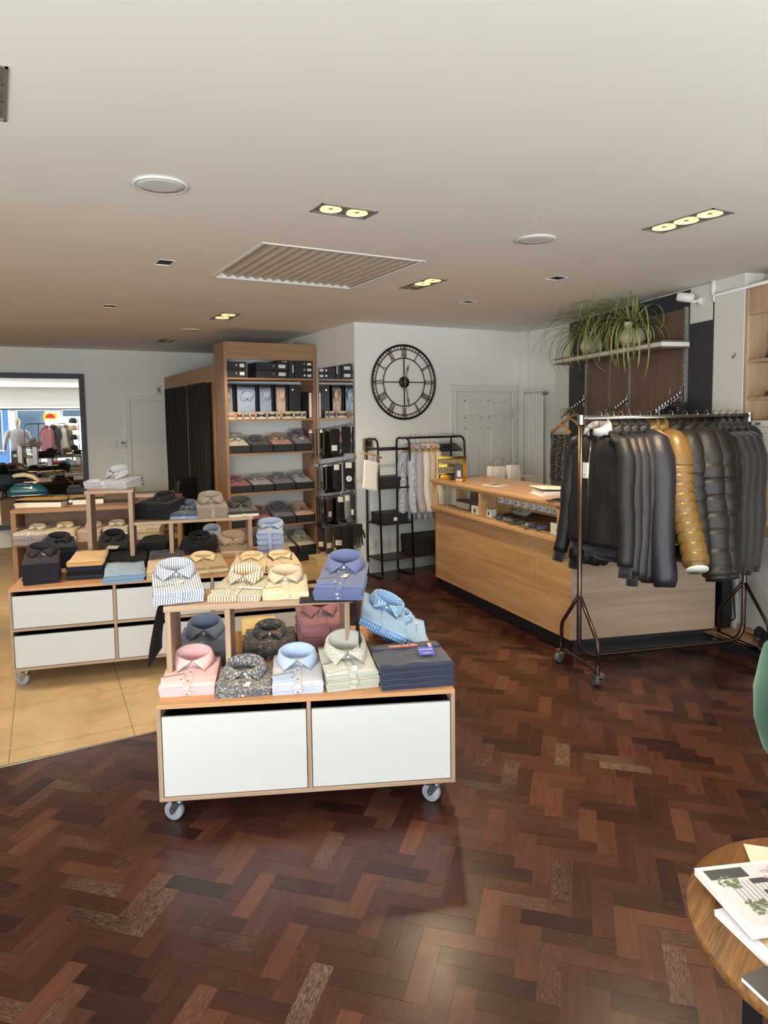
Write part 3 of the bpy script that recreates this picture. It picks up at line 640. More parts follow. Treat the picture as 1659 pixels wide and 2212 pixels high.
clothes('cream linen shirt between tan stripes and chambray on the near riser', 'folded shirt', 'folded_shirt', (566, 1298), (668, 1293), R1, F['cream'], 1, .036, .33, GR, hb=.056, dz=.001, cmat=fab('beige_linen', (212, 196, 172), 'heather', (200, 184, 158), s=.004))
clothes('navy chambray shirt on the right end of the near riser', 'folded shirt', 'folded_shirt', (677, 1300), (784, 1300), R1, F['chambray'], 3, .028, .34, GR, hb=.07, ca=.074, dz=.0075, tagc=CARD, buttons=3)
clothes('steel blue shirt behind the pink shirts, under the near riser', 'folded shirt', 'folded_shirt', (372, 1442), (487, 1436), Z1, F['steel'], 3, .026, .33, G1, hb=.075, ca=.076, tagc=None, buttons=3, cuff=False)
clothes('pink oxford shirt at the front left of the near cart', 'folded shirt', 'folded_shirt', (342, 1508), (465, 1499), Z1, F['pink'], 2, .029, .31, G1, hb=.066, ca=.074, bmat=BUTW, rz_add=-.04)
clothes('small floral print shirt second along the front of the near cart', 'folded shirt', 'folded_shirt', (463, 1511), (585, 1501), Z1, F['floral'], 2, .021, .25, G1, hb=.062, ca=.074, tagc=PAPER, rz_add=-.03)
clothes('dark floral shirt with orange blooms, behind the small floral shirts', 'folded shirt', 'folded_shirt', (522, 1428), (640, 1420), Z1, F['darkfloral'], 2, .026, .32, G1, hb=.056, tagc=None)
clothes('pale blue checked shirt third along the front of the near cart', 'folded shirt', 'folded_shirt', (587, 1503), (700, 1496), Z1, F['palecheck'], 2, .031, .30, G1, hb=.066, ca=.074, cmat=F['skyblue'], inner=F['skyblue'], bmat=BUTW, buttons=3)
clothes('dusty mauve shirt under the right end of the near riser', 'folded shirt', 'folded_shirt', (652, 1424), (757, 1414), Z1, F['mauve'], 4, .040, .32, G1, hb=.07, ca=.074, cuff=False, buttons=3, bmat=BUTW)
clothes('beige dotted shirt beside the jeans on the near cart', 'folded shirt', 'folded_shirt', (706, 1496), (820, 1484), Z1, F['dots'], 3, .034, .24, G1, hb=.088, ca=.078, tagc=PAPER, buttons=3, rz_add=.02)
clothes('folded pale yellow T-shirt at the back of the near cart', 'folded T-shirt', 'folded_shirt', (524, 1392), (606, 1384), Z1, F['yellow'], 1, .075, .22, None, col=False, buttons=0, cuff=False, plastic=False, placket=False)
def jeans():
    A, B = P(817, 1494, Z1), P(990, 1480, Z1); m = (A+B)/2; rz = atan2(B.y-A.y, B.x-A.x)
    A, B = P(826, 1494, Z1), P(986, 1480, Z1); w_ = (B-A).length; z = Z1
    for i, lab in enumerate(('dark indigo jeans beneath the tagged pair on the near cart', 'dark indigo jeans with red waist label and blue tag, on top')):
        o = thing('folded_jeans', lab, 'jeans', (m.x, m.y, z), rz+.02*i, 'folded jeans on the near cart'); t_ = .05
        slab(MB(), w_, .3, t_, 31+i, .009, 2).build('body', F['denim'], o); z += t_+.004
        if i:
            ST = plain('tan_stitching', (150, 116, 76), .7)
            mb = MB()
            for q in ([(-.05, .06), (-.05, .15), (.07, .15), (.07, .06), (.01, .035), (-.05, .06)],): mb.tube([(x, y, t_+.003) for x, y in q], .0011, 5)
            mb.tube([(-w_/2+.02, .215, t_+.003), (w_/2-.02, .215, t_+.003)], .0011, 5); mb.build('stitching', ST, o)
            MB().box(-w_/2+.01, .21, t_-.004, w_/2-.01, .262, t_+.008, .004).build('waistband', F['denim'], o)
            lb = MB().box(-.085, .215, t_+.008, .05, .255, t_+.0105, .001).build('waist_label', fab('red_leather_patch', (150, 44, 46)), o); lb['label'] = 'red waist label'
            text('lettering', 'JACOB COHËN', .02, CARD, lb, (-.018, .236, t_+.011), (0, 0, 0))
            mb = MB(); M = T(.062, .085, t_+.012)@RZ(radians(-6))@RX(radians(8)); mb.box(-.036, 0, 0, .036, .075, .0015, 0, M); tg = mb.build('swing_tag', plain('ultramarine_card', (58, 66, 178), .5), o); tg['label'] = 'blue swing tag'
            text('lettering', 'JACOB COHËN', .009, PAPER, tg, tuple(M @ Vector((0, .05, .002))), (radians(8), 0, radians(-6)))
            MB().box(-.018, .014, .0016, .018, .017, .002, 0, M).build('printed_line', PAPER, tg)
            MB().box(-.004, .14, t_+.012, .012, .25, t_+.0145, 0, RZ(radians(-8))@T(.07, 0, 0)).build('ribbon', plain('striped_ribbon', (196, 176, 178), .8), tg)
jeans()
def slumped():
    for i in range(3):                                               # blue patterned shirts slid over behind the jeans
        q = loc(O1, A1, .985+.062*i, .40+.06*i); o = thing('folded_shirt', ['blue chevron print shirt leaning at the left of the slumped pile', 'blue chevron print shirt in the middle of the slumped pile', 'blue chevron print shirt at the right of the slumped pile'][i], 'folded shirt', (*q, Z1+.02+.055*(2-i)), 0, 'blue shirts slumped behind the jeans', (radians(6), radians(27-3*i), A1+radians(-4)))
        shirt_parts(o, F['bluedots'], .25, .36, .036, 60+i, hb=.07 if i == 0 else .04, ca=.078, cuff=False, buttons=0, plastic=False, col=(i < 2))
    for i, (mt, nm) in enumerate(((F['apricot'], 'apricot checked shirt behind the slumped blue pile'), (F['white'], 'white shirt at the far right behind the slumped blue pile'))):
        q = loc(O1, A1, 1.09, .70+.0*i); o = thing('folded_shirt', nm, 'folded shirt', (*q, Z1+.001+.043*i), A1, 'folded shirts on the near cart')
        shirt_parts(o, mt, .24, .25, .04, 70+i, hb=.05, cuff=False, buttons=0, col=(i == 1))
slumped()
# ------------------------------------------------------------------ second cart and its clothes
A2 = radians(-13.794); O2 = (.013, 4.945); Z2 = .645
cart('wider wheeled cart with rows of cream drawers, on the tiled floor', O2, A2, 1.90, .98, .107, Z2, [.625, 1.255], 2, .03)
def riser2():
    o = thing('display_riser', 'stepped grey oak riser standing on the wider cart', 'display riser', (*loc(O2, A2, 0, 0), Z2+.001), A2); zt, zs = 1.205-Z2-.001, .962-Z2-.001; y0, y1 = .52, .78
    for x, h in ((.412, zt-.022), (.698, zt-.022), (.975, zs-.022), (1.555, zs-.022)): MB().box(x, y0, 0, x+.03, y1, h, .001).build('upright', CARTZ, o)
    MB().box(.404, y0-.002, zt-.022, .736, y1, zt, .001).build('top', CARTX, o)
    MB().box(.73, y0-.002, zs-.022, 1.595, y1, zs, .001).build('shelf', CARTX, o)
riser2(); ZT2, ZS2 = 1.205, .962
G2 = 'folded clothes on the wide cart'; GT = 'folded shirts on the stepped riser'
clothes('blue grid checked shirt on the tallest riser step', 'folded shirt', 'folded_shirt', (178, 1056), (272, 1056), ZT2, F['check'], 2, .036, .26, GT, hb=.08, jit=.02, rz_add=-.12)
clothes('black shirt on the middle riser step beside the tall step', 'folded shirt', 'folded_shirt', (288, 1122), (360, 1124), ZS2, F['blackc'], 5, .026, .28, GT, hb=.05, cuff=False, bmat=BUTD)
clothes('slate grey shirt on the riser step, right of the black stack', 'folded shirt', 'folded_shirt', (363, 1122), (430, 1120), ZS2, [F['lightblue'], F['slate']], 2, .026, .28, GT, kinds=['pale blue shirt beneath the slate grey one on the riser step', 'slate grey shirt on the riser step, right of the black stack'], hb=.058, tagc=plain('tan_leather', (140, 96, 62), .6), tagpos=(-.02, .12, .05, .012))
clothes('taupe shirt with high collar on the riser step', 'folded shirt', 'folded_shirt', (427, 1121), (494, 1117), ZS2, F['taupe'], 5, .018, .28, GT, hb=.082, ca=.078, cuff=False, plastic=False)
clothes('olive shirt with tan tab over a white one on the riser step', 'folded shirt', 'folded_shirt', (494, 1118), (560, 1114), ZS2, [F['white'], F['olive']], 2, .028, .28, GT, hb=.066, ca=.078, cuff=False, tagc=plain('tan_leather', (140, 96, 62), .6), tagpos=(.06, .10, .07, .014), bmat=BUTW, kinds=['white shirt beneath the olive one at the riser end', 'dark olive shirt with tan tab at the right of the riser step'])
clothes('aubergine jersey shirt at the left end of the wide cart', 'folded shirt', 'folded_shirt', (49, 1266), (131, 1258), Z2, F['aubergine'], 5, .030, .33, G2, hb=.07, ca=.076, bmat=BUTD, cuff=False, placket=False, lay=1)
clothes('navy jersey shirt behind the aubergine and tan stacks', 'folded shirt', 'folded_shirt', (96, 1232), (170, 1224), Z2, F['navy'], 5, .034, .28, G2, hb=.05, bmat=BUTD, cuff=False, placket=False, lay=1, plastic=False)
knit('x', (142, 1255), (222, 1250), Z2, [F['brown'], F['black'], F['navy'], F['tan']], 4, .034, .3, G2, kinds=['dark brown sweater at the bottom of the tan topped stack', 'black sweater second from bottom of the tan topped stack', 'navy sweater directly under the tan polo', 'tan polo sweater on top of the dark knit stack'], soft=True)
knit('pale blue marl sweater at the front of the wide cart', (221, 1263), (312, 1255), Z2, F['paleblue'], 2, .036, .3, G2)
knit('beige marl sweater right of the pale blue sweaters', (316, 1254), (400, 1247), Z2, F['beige'], 2, .036, .3, G2)
knit('black sweater lying behind the pale blue sweaters', (232, 1232), (318, 1226), Z2, F['black'], 2, .038, .26, G2, dz=.0)
knit('dark brown sweater lying behind the beige marl sweaters', (320, 1228), (402, 1222), Z2, F['brown'], 2, .038, .26, G2)
clothes('black shirt with two white tags under the tall riser step', 'folded shirt', 'folded_shirt', (206, 1212), (277, 1207), Z2, F['blackc'], 3, .040, .34, G2, hb=.055, bmat=BUTD, cuff=False, tagc=PAPER, tagpos=(.0, -.012, .085, .075), placket=False, lay=1)
knit('black sweater stacked under the middle riser step', (291, 1212), (360, 1210), Z2, F['black'], 5, .026, .3, G2)
clothes('black polo shirt under the riser between its uprights', 'folded shirt', 'folded_shirt', (388, 1212), (466, 1208), Z2, F['blackc'], 4, .032, .3, G2, hb=.045, bmat=BUTD, cuff=False, placket=False, plastic=False)
clothes('sand cotton shirt with big collar under the riser end', 'folded shirt', 'folded_shirt', (478, 1210), (545, 1205), Z2, F['sand'], 2, .036, .36, G2, hb=.085, ca=.088, cuff=False, plastic=False)
clothes('light blue shirt with upright collar, right of the riser', 'folded shirt', 'folded_shirt', (556, 1200), (613, 1198), Z2, F['lightblue'], 4, .05, .26, G2, hb=.05, ca=.085, cuff=False, plastic=False, lay=1)
clothes('light blue shirt glimpsed between the black polos and sand shirts', 'folded shirt', 'folded_shirt', (444, 1186), (476, 1184), Z2, F['lightblue'], 2, .06, .2, G2, hb=.05, ca=.06, cuff=False, plastic=False, lay=1, buttons=0)
KP = dict(soft=True, bmat=BUTW, lay=1, cuff=False, plastic=False, wr=.005)
clothes('black trimmed polo behind the tan waffle polo', 'folded polo shirt', 'folded_polo_shirt', (404, 1222), (470, 1214), Z2, F['blackc'], 1, .05, .22, G2, **KP)
clothes('tan waffle polo at the middle front of the wide cart', 'folded polo shirt', 'folded_polo_shirt', (404, 1247), (494, 1238), Z2, [F['waffle'], F['polo'], F['waffle']], 3, .026, .3, G2, kinds=['tan waffle polo lowest of three at the wide cart front', 'cream polo sandwiched between two tan waffle polos', 'tan waffle polo uppermost of three at the wide cart front'], cmat=F['polo'], **KP)
clothes('plain cream polo between the waffle and dark trimmed polos', 'folded polo shirt', 'folded_polo_shirt', (496, 1238), (574, 1236), Z2, F['polo'], 2, .03, .3, G2, **KP)
clothes('cream polo with dark collar edging at the right cart corner', 'folded polo shirt', 'folded_polo_shirt', (577, 1236), (652, 1230), Z2, F['polo'], 2, .03, .3, G2, cmat=fab('cream_pique_collar', (238, 214, 172)), **KP)
def trims():
    for o in list(C.objects):
        if o.name.startswith('folded_polo_shirt') and 'dark collar edging' in str(o.get('label')) and 'upper' in o['label']:
            c = [x for x in o.children if x.name.startswith('collar')][0]; R = 7
            pts = [c.data.vertices[i*R+6].co for i in range(41)]; MB().tube([(p.x, p.y, p.z+.002) for p in pts], .004, 6).build('collar_edging', F['black'], o)
trims()
# ------------------------------------------------------------------ desk with the iron
AD = radians(-14); OD = (.083, 8.161); ZD = .783
def desk():
    o = thing('desk', 'oak cutting desk with an open front shelf, left of the fitting room', 'desk', (*OD, 0), AD); w_, d = 1.72, 1.45
    MB().box(0, 0, ZD-.04, w_, d, ZD, .002).build('top', OAKDX, o)
    for x in (0, w_-.05): MB().box(x, .004, 0, x+.05, .42, ZD-.04, .002).build('side_panel', OAKD, o)
    MB().box(.05, .40, .0, w_-.05, .42, ZD-.04).build('front_panel', OAKDX, o)
    MB().box(.05, .004, .39, w_-.05, .40, .43, .001).build('shelf', OAKDX, o)
    MB().box(.05, .02, .0, w_-.05, .40, .03, .001).build('bottom_shelf', OAKDX, o)
    for x in (0, w_-.04): MB().box(x, .42, 0, x+.04, d-.02, ZD-.04).build('end_panel', OAKD, o)
    MB().box(.04, d-.06, .1, w_-.04, d-.04, ZD-.04).build('modesty_panel', plain('dark_brown_board', (58, 46, 38), .6), o)
desk()
def dl(u, v, z): return (*loc(OD, AD, u, v), z)
GB = 'bagged shirts on the desk shelf'
def bag(o, w_, l, h):
    mb = MB(); slab(mb, w_+.02, l+.02, h+.012, 5, .004, 1, 0, T(0, -.01, -.0005)); mb.build('polybag', POLY, o)
def bagged(base, pl, pr, z, mat, n, t_=.03, l=.3, group=GB, hb=.06, kinds=None, **k):
    for o in clothes(base, 'bagged shirt', 'bagged_shirt', pl, pr, z, mat, n, t_, l, group, hb=hb, cuff=False, kinds=kinds, **k):
        w_ = max(x.dimensions.x for x in o.children if x.type == 'MESH'); bag(o, w_, l, t_+(.045 if any(c.name.startswith('collar') for c in o.children) else .0))
SH = .43
bagged('x', (28, 1178), (97, 1176), SH, [F['lilac'], F['lilac'], F['lilac'], F['white']], 4, .03, .3, kinds=['lilac grey bagged shirt at the bottom left of the desk shelf', 'lilac grey bagged shirt second from bottom at the desk shelf left', 'lilac grey bagged shirt directly under the cream labelled one', 'ivory bagged shirt with a cream label, left end of desk shelf'], bmat=BUTD, tagc=CARD, tagpos=(.03, .06, .09, .03))
bagged('ivory shirt with dark buttons, second along the desk shelf', (100, 1175), (164, 1172), SH, F['whitecream'], 4, .032, .3, bmat=BUTD, buttons=3)
bagged('pale pink shirt in a clear bag on the desk shelf', (166, 1170), (218, 1168), SH, F['palepink'], 4, .028, .3)
bagged('white shirt in a clear bag behind the black tagged shirts', (222, 1168), (276, 1165), SH, F['white'], 4, .03, .3)
clothes('cream grid checked shirt at the right of the desk shelf', 'folded shirt', 'folded_shirt', (282, 1166), (345, 1164), SH, F['gridwhite'], 6, .022, .3, GB, hb=.05, cuff=False)
for i, (u, nm) in enumerate(((.12, 'grey bagged shirt low under the desk shelf by the left post'), (.42, 'pale bagged shirt low under the desk shelf, second along'))):
    o = thing('bagged_shirt', nm, 'bagged shirt', dl(u+.08, .03, .031), AD, 'bagged shirts under the desk shelf'); shirt_parts(o, F['lilac'], .24, .3, .05, 80+i, cuff=False); bag(o, .24, .3, .1)
def iron():
    q = P(64, 1074, ZD+.012); o = thing('steam_iron', 'teal steam iron with a cream handle on the desk', 'steam iron', (q.x, q.y, ZD+.001), AD+radians(4)); L = .2
    o.scale = (1.08, 1, 1.5)
    def ring(z, s_, x1):
        return [(-L+(L+x1)*(1-(1-f)**1.0) if 0 else -L+(L+x1)*f, y*s_*(sqrt(max(0, 1-max(0, (f-.25)/.75)**2.2))), z) for f, y in [(i/14, .062) for i in range(15)]]+[(-L+(L+x1)*f, -.062*s_*(sqrt(max(0, 1-max(0, (f-.25)/.75)**2.2))), z) for f in [i/14 for i in range(14, -1, -1)]]
    mb = MB(); mb.loft([ring(.018, 1.0, L), ring(.03, 1.02, L+.004)], True, True); mb.build('soleplate', STEEL, o)
    mb = MB(); mb.loft([ring(.03, .98, L-.004), ring(.06, 1.0, L-.01), ring(.085, .9, L-.04), ring(.11, .72, L-.09)], True, True); mb.build('water_tank', plain('teal_gloss', (20, 92, 104), .18, coat_Weight=.3) if 0 else plain('teal_gloss', (20, 92, 104), .18), o)
    mb = MB(); mb.loft([ring(.108, .66, L-.11), ring(.125, .5, L-.15)], True, True); mb.build('control_deck', plain('midnight_gloss', (18, 30, 52), .25), o)
    mb = MB(); pts = [(-.20, 0, .165), (-.13, 0, .185), (-.04, 0, .19), (.05, 0, .17), (.10, 0, .135), (.06, 0, .122), (0, 0, .122), (-.05, 0, .127)]; mb.tube(pts, [.012, .016, .018, .02, .018, .014, .012, .008], 10); mb.build('handle', plain('cream_plastic', (226, 206, 170), .35), o)
    MB().cyl((.03, -.05, .085), (.03, -.066, .088), .011).build('dial', CHROME, o)
    MB().box(-.25, -.09, -.0, .24, .09, .014, .004).build('rest', BLACK, o)
    MB().tube([(-.18, .0, .16), (-.26, 0, .17), (-.34, .02, .08), (-.38, .05, .01)], .006, 6).build('power_cord', BLACK, o)
iron()
def binder(label, pl, pr, mat, d=.27, h=.085, up=0, name='ring_binder'):
    A, B = P(*pl, ZD), P(*pr, ZD); m = (A+B)/2; w_ = (B-A).length; o = thing(name, label, 'ring binder', (m.x, m.y, ZD+.001), atan2(B.y-A.y, B.x-A.x))
    MB().box(-w_/2, 0, 0, w_/2, d, .003).build('back_cover', mat, o); MB().box(-w_/2, -.0, 0, -w_/2+.003, d, h).build('spine', BLACK, o)
    MB().box(-w_/2, -.004, -.0015, w_/2, d, .0015, 0, T(0, 0, h)@RY(0)@RX(radians(up))).build('front_cover', mat, o)
    mb = MB(); mb.box(-w_/2+.05, .004, .004, w_/2-.012, d-.01, h*.62); mb.build('pages', PAPER, o)
    mb = MB(); mb.cyl((-w_/2+.03, .003, h*.5), (-w_/2+.03, .02, h*.5), .018); mb.build('ring', STEEL, o)
    return o
b1 = binder('ochre ring binder with lettered cover, in front of the iron', (33, 1098), (134, 1096), KRAFT)
mb = MB()
for k, (x, w_) in enumerate(((-.09, .012), (-.055, .02), (-.02, .03), (.02, .014), (.05, .024), (.085, .016))): mb.box(x, .11, .0866, x+w_, .125, .0874)
mb.build('faded_print', plain('faint_brown_print', (150, 112, 60), .6), b1)
binder('tan ring binder stuffed with white pages, second on the desk', (146, 1092), (226, 1088), plain('tan_card', (186, 154, 104), .6))
def pile(name, label, cat, u, v, z, w_, d, n, mats, h=.004, rz=0):
    o = thing(name, label, cat, dl(u, v, z), AD+rz); r_ = random.Random(int(u*100)); zz = 0
    for k in range(n):
        a = r_.uniform(-.12, .12); MB().box(-w_/2, -d/2, zz, w_/2, d/2, zz+h, min(.001, h*.2), RZ(a)).build('sheet', mats[k % len(mats)], o); zz += h+.0006
    return o
pile('swatch_pile', 'pink and white fabric swatch pile at the left of the iron', 'fabric swatches', -.02+.14, .28, ZD+.001, .22, .24, 6, [plain('blush_paper', (226, 196, 186), .7), PAPER], .008)
pile('paper_pile', 'white paper sheets behind the tan binder', 'papers', .72, .62, ZD+.001, .26, .2, 4, [PAPER])
pile('paper_pile', 'papers and pale envelope at the right back of the desk', 'papers', 1.3, .85, ZD+.001, .3, .22, 5, [PAPER, plain('apricot_paper', (232, 190, 140), .7)])
def organiser():
    q = P(172, 1066, ZD); o = thing('desk_organiser', 'black desk organiser holding pens and shears', 'desk organiser', (q.x, q.y+.05, ZD+.001), AD)
    mb = MB(); mb.box(-.14, -.06, 0, .14, .06, .07, .004); mb.box(-.12, -.04, .07, .02, .05, .1, .003); mb.build('tray', BLACK, o)
    for k, (x, c) in enumerate(((.03, 'red'), (.06, 'steel'), (-.02, 'black'))):
        MB().tube([(x, 0, .06), (x+.02*(k-1), .01, .17)], .004, 6).build('pen', {'red': plain('red_plastic', (150, 40, 34), .4), 'steel': STEEL, 'black': BLACK}[c], o)
organiser()
def angle_rule():
    a, b = P(150, 1040, ZD+.1), P(124, 1018, ZD+.22); q = P(176, 1068, ZD)
    o = tag(MB().tube([(q.x+.02, q.y+.12, ZD+.002), (q.x-.16, q.y+.3, ZD+.22)], .006, 6).build('measuring_stick', plain('brown_stick', (112, 86, 70), .5)), 'thin brown measuring stick leaning behind the desk organiser', 'measuring stick')
angle_rule()
def bulldog():
    q = P(238, 1086, ZD); o = thing('pattern_block', 'dark arrow shaped pattern card lying on the desk', 'pattern card', (q.x, q.y, ZD+.002), AD)
    MB().prism([(-.1, 0), (.28, .0), (.28, .28), (-.1, .28), (.05, .14)], 0, .003).build('card', plain('dark_taupe_card', (70, 60, 52), .6), o)
bulldog()
def headband():
    q = Vector((.13, 9.25, 0)); o = thing('display_bust', 'dark display bust cut off by the left edge above the swatches', 'display bust', (q.x-.08, q.y+.1, ZD+.001), 0)
    MB().lathe([(.07, 0), (.075, .01), (.03, .03), (.025, .09), (.07, .12), (.105, .17), (.11, .22), (.08, .27), (.03, .29), (.004, .292)], 20).build('bust', BLACK, o)
    mb = MB(); mb.lathe([(.118, .175), (.124, .2), (.12, .235), (.09, .28), (.004, .302), (.004, .295), (.085, .27), (.112, .23), (.117, .2), (.112, .175)], 20); mb.build('cap', plain('dark_teal_cloth', (20, 44, 56), .8), o)
headband()
# black desk chair behind
def office_chair():
    o = thing('desk_chair', 'black padded chair back showing behind the desk, before the fitting room', 'chair', (2.02, 9.05, 0), radians(205)); LE = plain('black_leather', (30, 27, 27), .42)
    mb = MB(); slab(mb, .46, .46, .08, 3, .004, 1, 0, T(0, -.23, .42)); mb.build('seat', LE, o)
    mb = MB(); slab(mb, .44, .5, .07, 4, .004, 1, .05, T(0, .2, .46)@RX(radians(82))); mb.build('backrest', LE, o)
    for x in (-.18, .18):
        for y in (-.18, .18): MB().tube([(x*.85, y*.85, .43), (x, y, .0)], .014, 8).build('leg', BLKMET, o)
office_chair()
# ------------------------------------------------------------------ far wall
MA = radians(1.05); ML = V(0, 805, (0, 10.58), 0)
def mirror_far():
    o = thing('wall_mirror', 'huge mirror in a charcoal frame on the far left wall', 'mirror', (1.11, 10.592, .25), -MA*0+radians(1.0)); w_, h, f = 2.6, 2.108, .068
    MB().box(-w_+f, -.018, f, -f, -.012, h-f).build('mirror_pane', MIRROR, o)
    mb = MB(); mb.box(-w_, -.045, 0, -w_+f, -.004, h, .004); mb.box(-f, -.045, 0, 0, -.004, h, .004); mb.box(-w_+f, -.045, h-f, -f, -.004, h, .004); mb.box(-w_+f, -.045, 0, -f, -.004, f, .004); mb.build('frame', plain('charcoal_frame', (58, 60, 66), .5), o)
mirror_far()
def small_box(name, label, cat, x0, x1, y, d, z0, z1, mat, extra=None, b=.004, group=None):
    o = thing(name, label, cat, ((x0+x1)/2, y, (z0+z1)/2), 0, group); MB().box((x0-x1)/2, -d, (z0-z1)/2, (x1-x0)/2, 0, (z1-z0)/2, b).build('body', mat, o)
    if extra: extra(o, (x1-x0)/2, d, (z1-z0)/2)
    return o
def dial(o, hw, d, hh): MB().cyl((0, -d, 0), (0, -d-.012, 0), .03, .027, 20).build('dial', WHITE, o)
def screen(o, hw, d, hh):
    MB().box(-hw*.1, -d-.001, .008, hw*.75, -d+.002, hh*.7).build('display', plain('lcd_grey', (84, 88, 84), .3), o)
    for k in range(4): MB().box(-hw*.6+k*.025, -d-.003, -hh*.6, -hw*.6+k*.025+.012, -d, -hh*.35).build('button', plain('pale_grey_plastic', (180, 178, 172), .5), o)
small_box('thermostat', 'white square thermostat with a round dial on the far wall', 'thermostat', 1.412, 1.508, 10.599, .025, 1.302, 1.395, WHITE, dial)
small_box('alarm_keypad', 'white alarm keypad with a small screen beside the thermostat', 'alarm keypad', 1.513, 1.64, 10.599, .03, 1.30, 1.408, WHITE, screen)
def rock(o, hw, d, hh): MB().box(-hw*.4, -d-.006, -hh*.6, hw*.4, -d+.002, hh*.4, .003).build('sensor_window', plain('smoked_grey', (110, 108, 104), .4), o)
small_box('motion_sensor', 'white motion sensor box beside the fitting room corner', 'motion sensor', 2.09, 2.155, 10.599, .04, 2.08, 2.215, WHITE, rock)
tag(MB().cyl((1.39, 10.6, 2.042), (1.39, 10.59, 2.042), .012).build('wall_plug', WHITE), 'tiny white round plug on the far grey wall', 'wall plug')
# ------------------------------------------------------------------ fitting room
def fitting():
    o = thing('fitting_room', 'oak fronted fitting room with two curtained doorways', 'fitting room', (2.235, 7.962, 0), 0)
    MB().box(-.02, .0, 2.14, .02, 2.63, 2.325, .003).build('header', OAKDX if 0 else wood('brown_oak_depth', (142, 104, 72), (178, 136, 98), 'Y', .8, .45, .4), o)
    for y0, y1 in ((-.0, .075), (1.255, 1.305), (2.57, 2.63)): MB().box(-.02, y0, 0, .02, y1, 2.14, .002).build('post', OAKD, o)
    MB().box(.0, 1.27, 0, 1.1, 1.29, 2.3).build('partition', OAKD, o)
fitting()
def curtain(label, y0, y1, seed):
    o = tag(MB().grid(lambda u, v: (2.225+.028*sin(u*(y1-y0)*44+seed)*(.7+.3*v)+.01*noise.noise(Vector((u*9, v*2, seed))), y0+(y1-y0)*u, .02+v*2.13), 90, 16).build('curtain', fab('black_curtain', (27, 24, 24), rough=.9, sheen=.1)), label, 'curtain', 'black fitting room curtains'); s_ = o.modifiers.new('thickness', 'SOLIDIFY'); s_.thickness = .004
curtain('black curtain in the left, farther fitting room doorway', 9.275, 10.52, 1); curtain('black curtain in the nearer fitting room doorway beside the oak shelving', 8.30, 9.20, 2)
# ------------------------------------------------------------------ tall oak shelving
UX0, UX1, UY, UZ = 2.225, 3.325, 7.549, 2.56
SZ = [2.165, 1.70, 1.315, .865, .468, .106]
def unit():
    o = thing('shelving_unit', 'tall oak shelving unit stocked with boxed and bagged shirts', 'shelving unit', (UX0, UY, 0)); w_, d = UX1-UX0, .40
    for x in (0, w_-.035): MB().box(x, 0, 0, x+.035, d, UZ, .002).build('side_panel', OAKD, o)
    MB().box(.035, .002, 2.37, w_-.035, .03, UZ, .002).build('header', OAKDX, o); MB().box(.035, .03, UZ-.02, w_-.035, d, UZ).build('top', OAKDX, o)
    MB().box(.035, d-.012, 0, w_-.035, d, UZ-.02).build('back_panel', WALL, o)
    for z in SZ[:5]: MB().box(.035, .006, z-.022, w_-.035, d-.012, z, .001).build('shelf', OAKDX, o)
    MB().box(.035, .03, 0, w_-.035, d-.012, SZ[5], .001).build('plinth', BLACKM, o)
    mb = MB(); mb.box(-.02, -.0, -.0, 0, .04, .0)
unit()
def ux(px, z): return V(px, 900, (0, UY+.02), 0).x
def sbox(label, x0, x1, z, h, d=.30, y=.015, dot=True, tags=1):
    o = thing('shirt_box', label, 'box', ((x0+x1)/2, UY+y, z+.0006), 0, 'black shirt boxes on the top shelf'); w_ = x1-x0
    MB().box(-w_/2, .002, 0, w_/2, d, h*.55, .002).build('base', BLACKM, o); MB().box(-w_/2-.003+.003, -.001, h*.5, w_/2, d+.002, h, .002).build('lid', BLACKM, o)
    if dot: MB().cyl((w_*.04, -.003, h*.55), (w_*.04, .001, h*.55), .011).build('ring_pull', CHROME if tags else BLACK, o)
    if tags: lb = MB().box(w_*.2, -.0028, h*.3, w_*.42, 0, h*.75).build('size_label', PAPER, o); lb['label'] = 'white size label'
z = SZ[0]
for i in (0, 1): sbox(f'{"upper" if i else "lower"} of two black shirt boxes at the top shelf left end', ux(487, z)+.005, ux(534, z), z+.089*i, .085)
for i in (0, 1): sbox(f'{"upper" if i else "lower"} of two black shirt boxes at the top shelf middle', ux(556, z), ux(624, z), z+.089*i, .085)
sbox('black shirt box standing on end between top shelf stacks', ux(625.5, z), ux(637, z), z, .205, dot=False)
for i in (0, 1, 2): sbox(f'{("lowest", "middle", "uppermost")[i]} of three black shirt boxes at the top shelf right end', ux(638.5, z), ux(677, z), z+.067*i, .064)
sbox('black shirt box lying behind, atop the middle pair on the top shelf', ux(600, z), ux(624.3, z), z+.179, .02, .26)
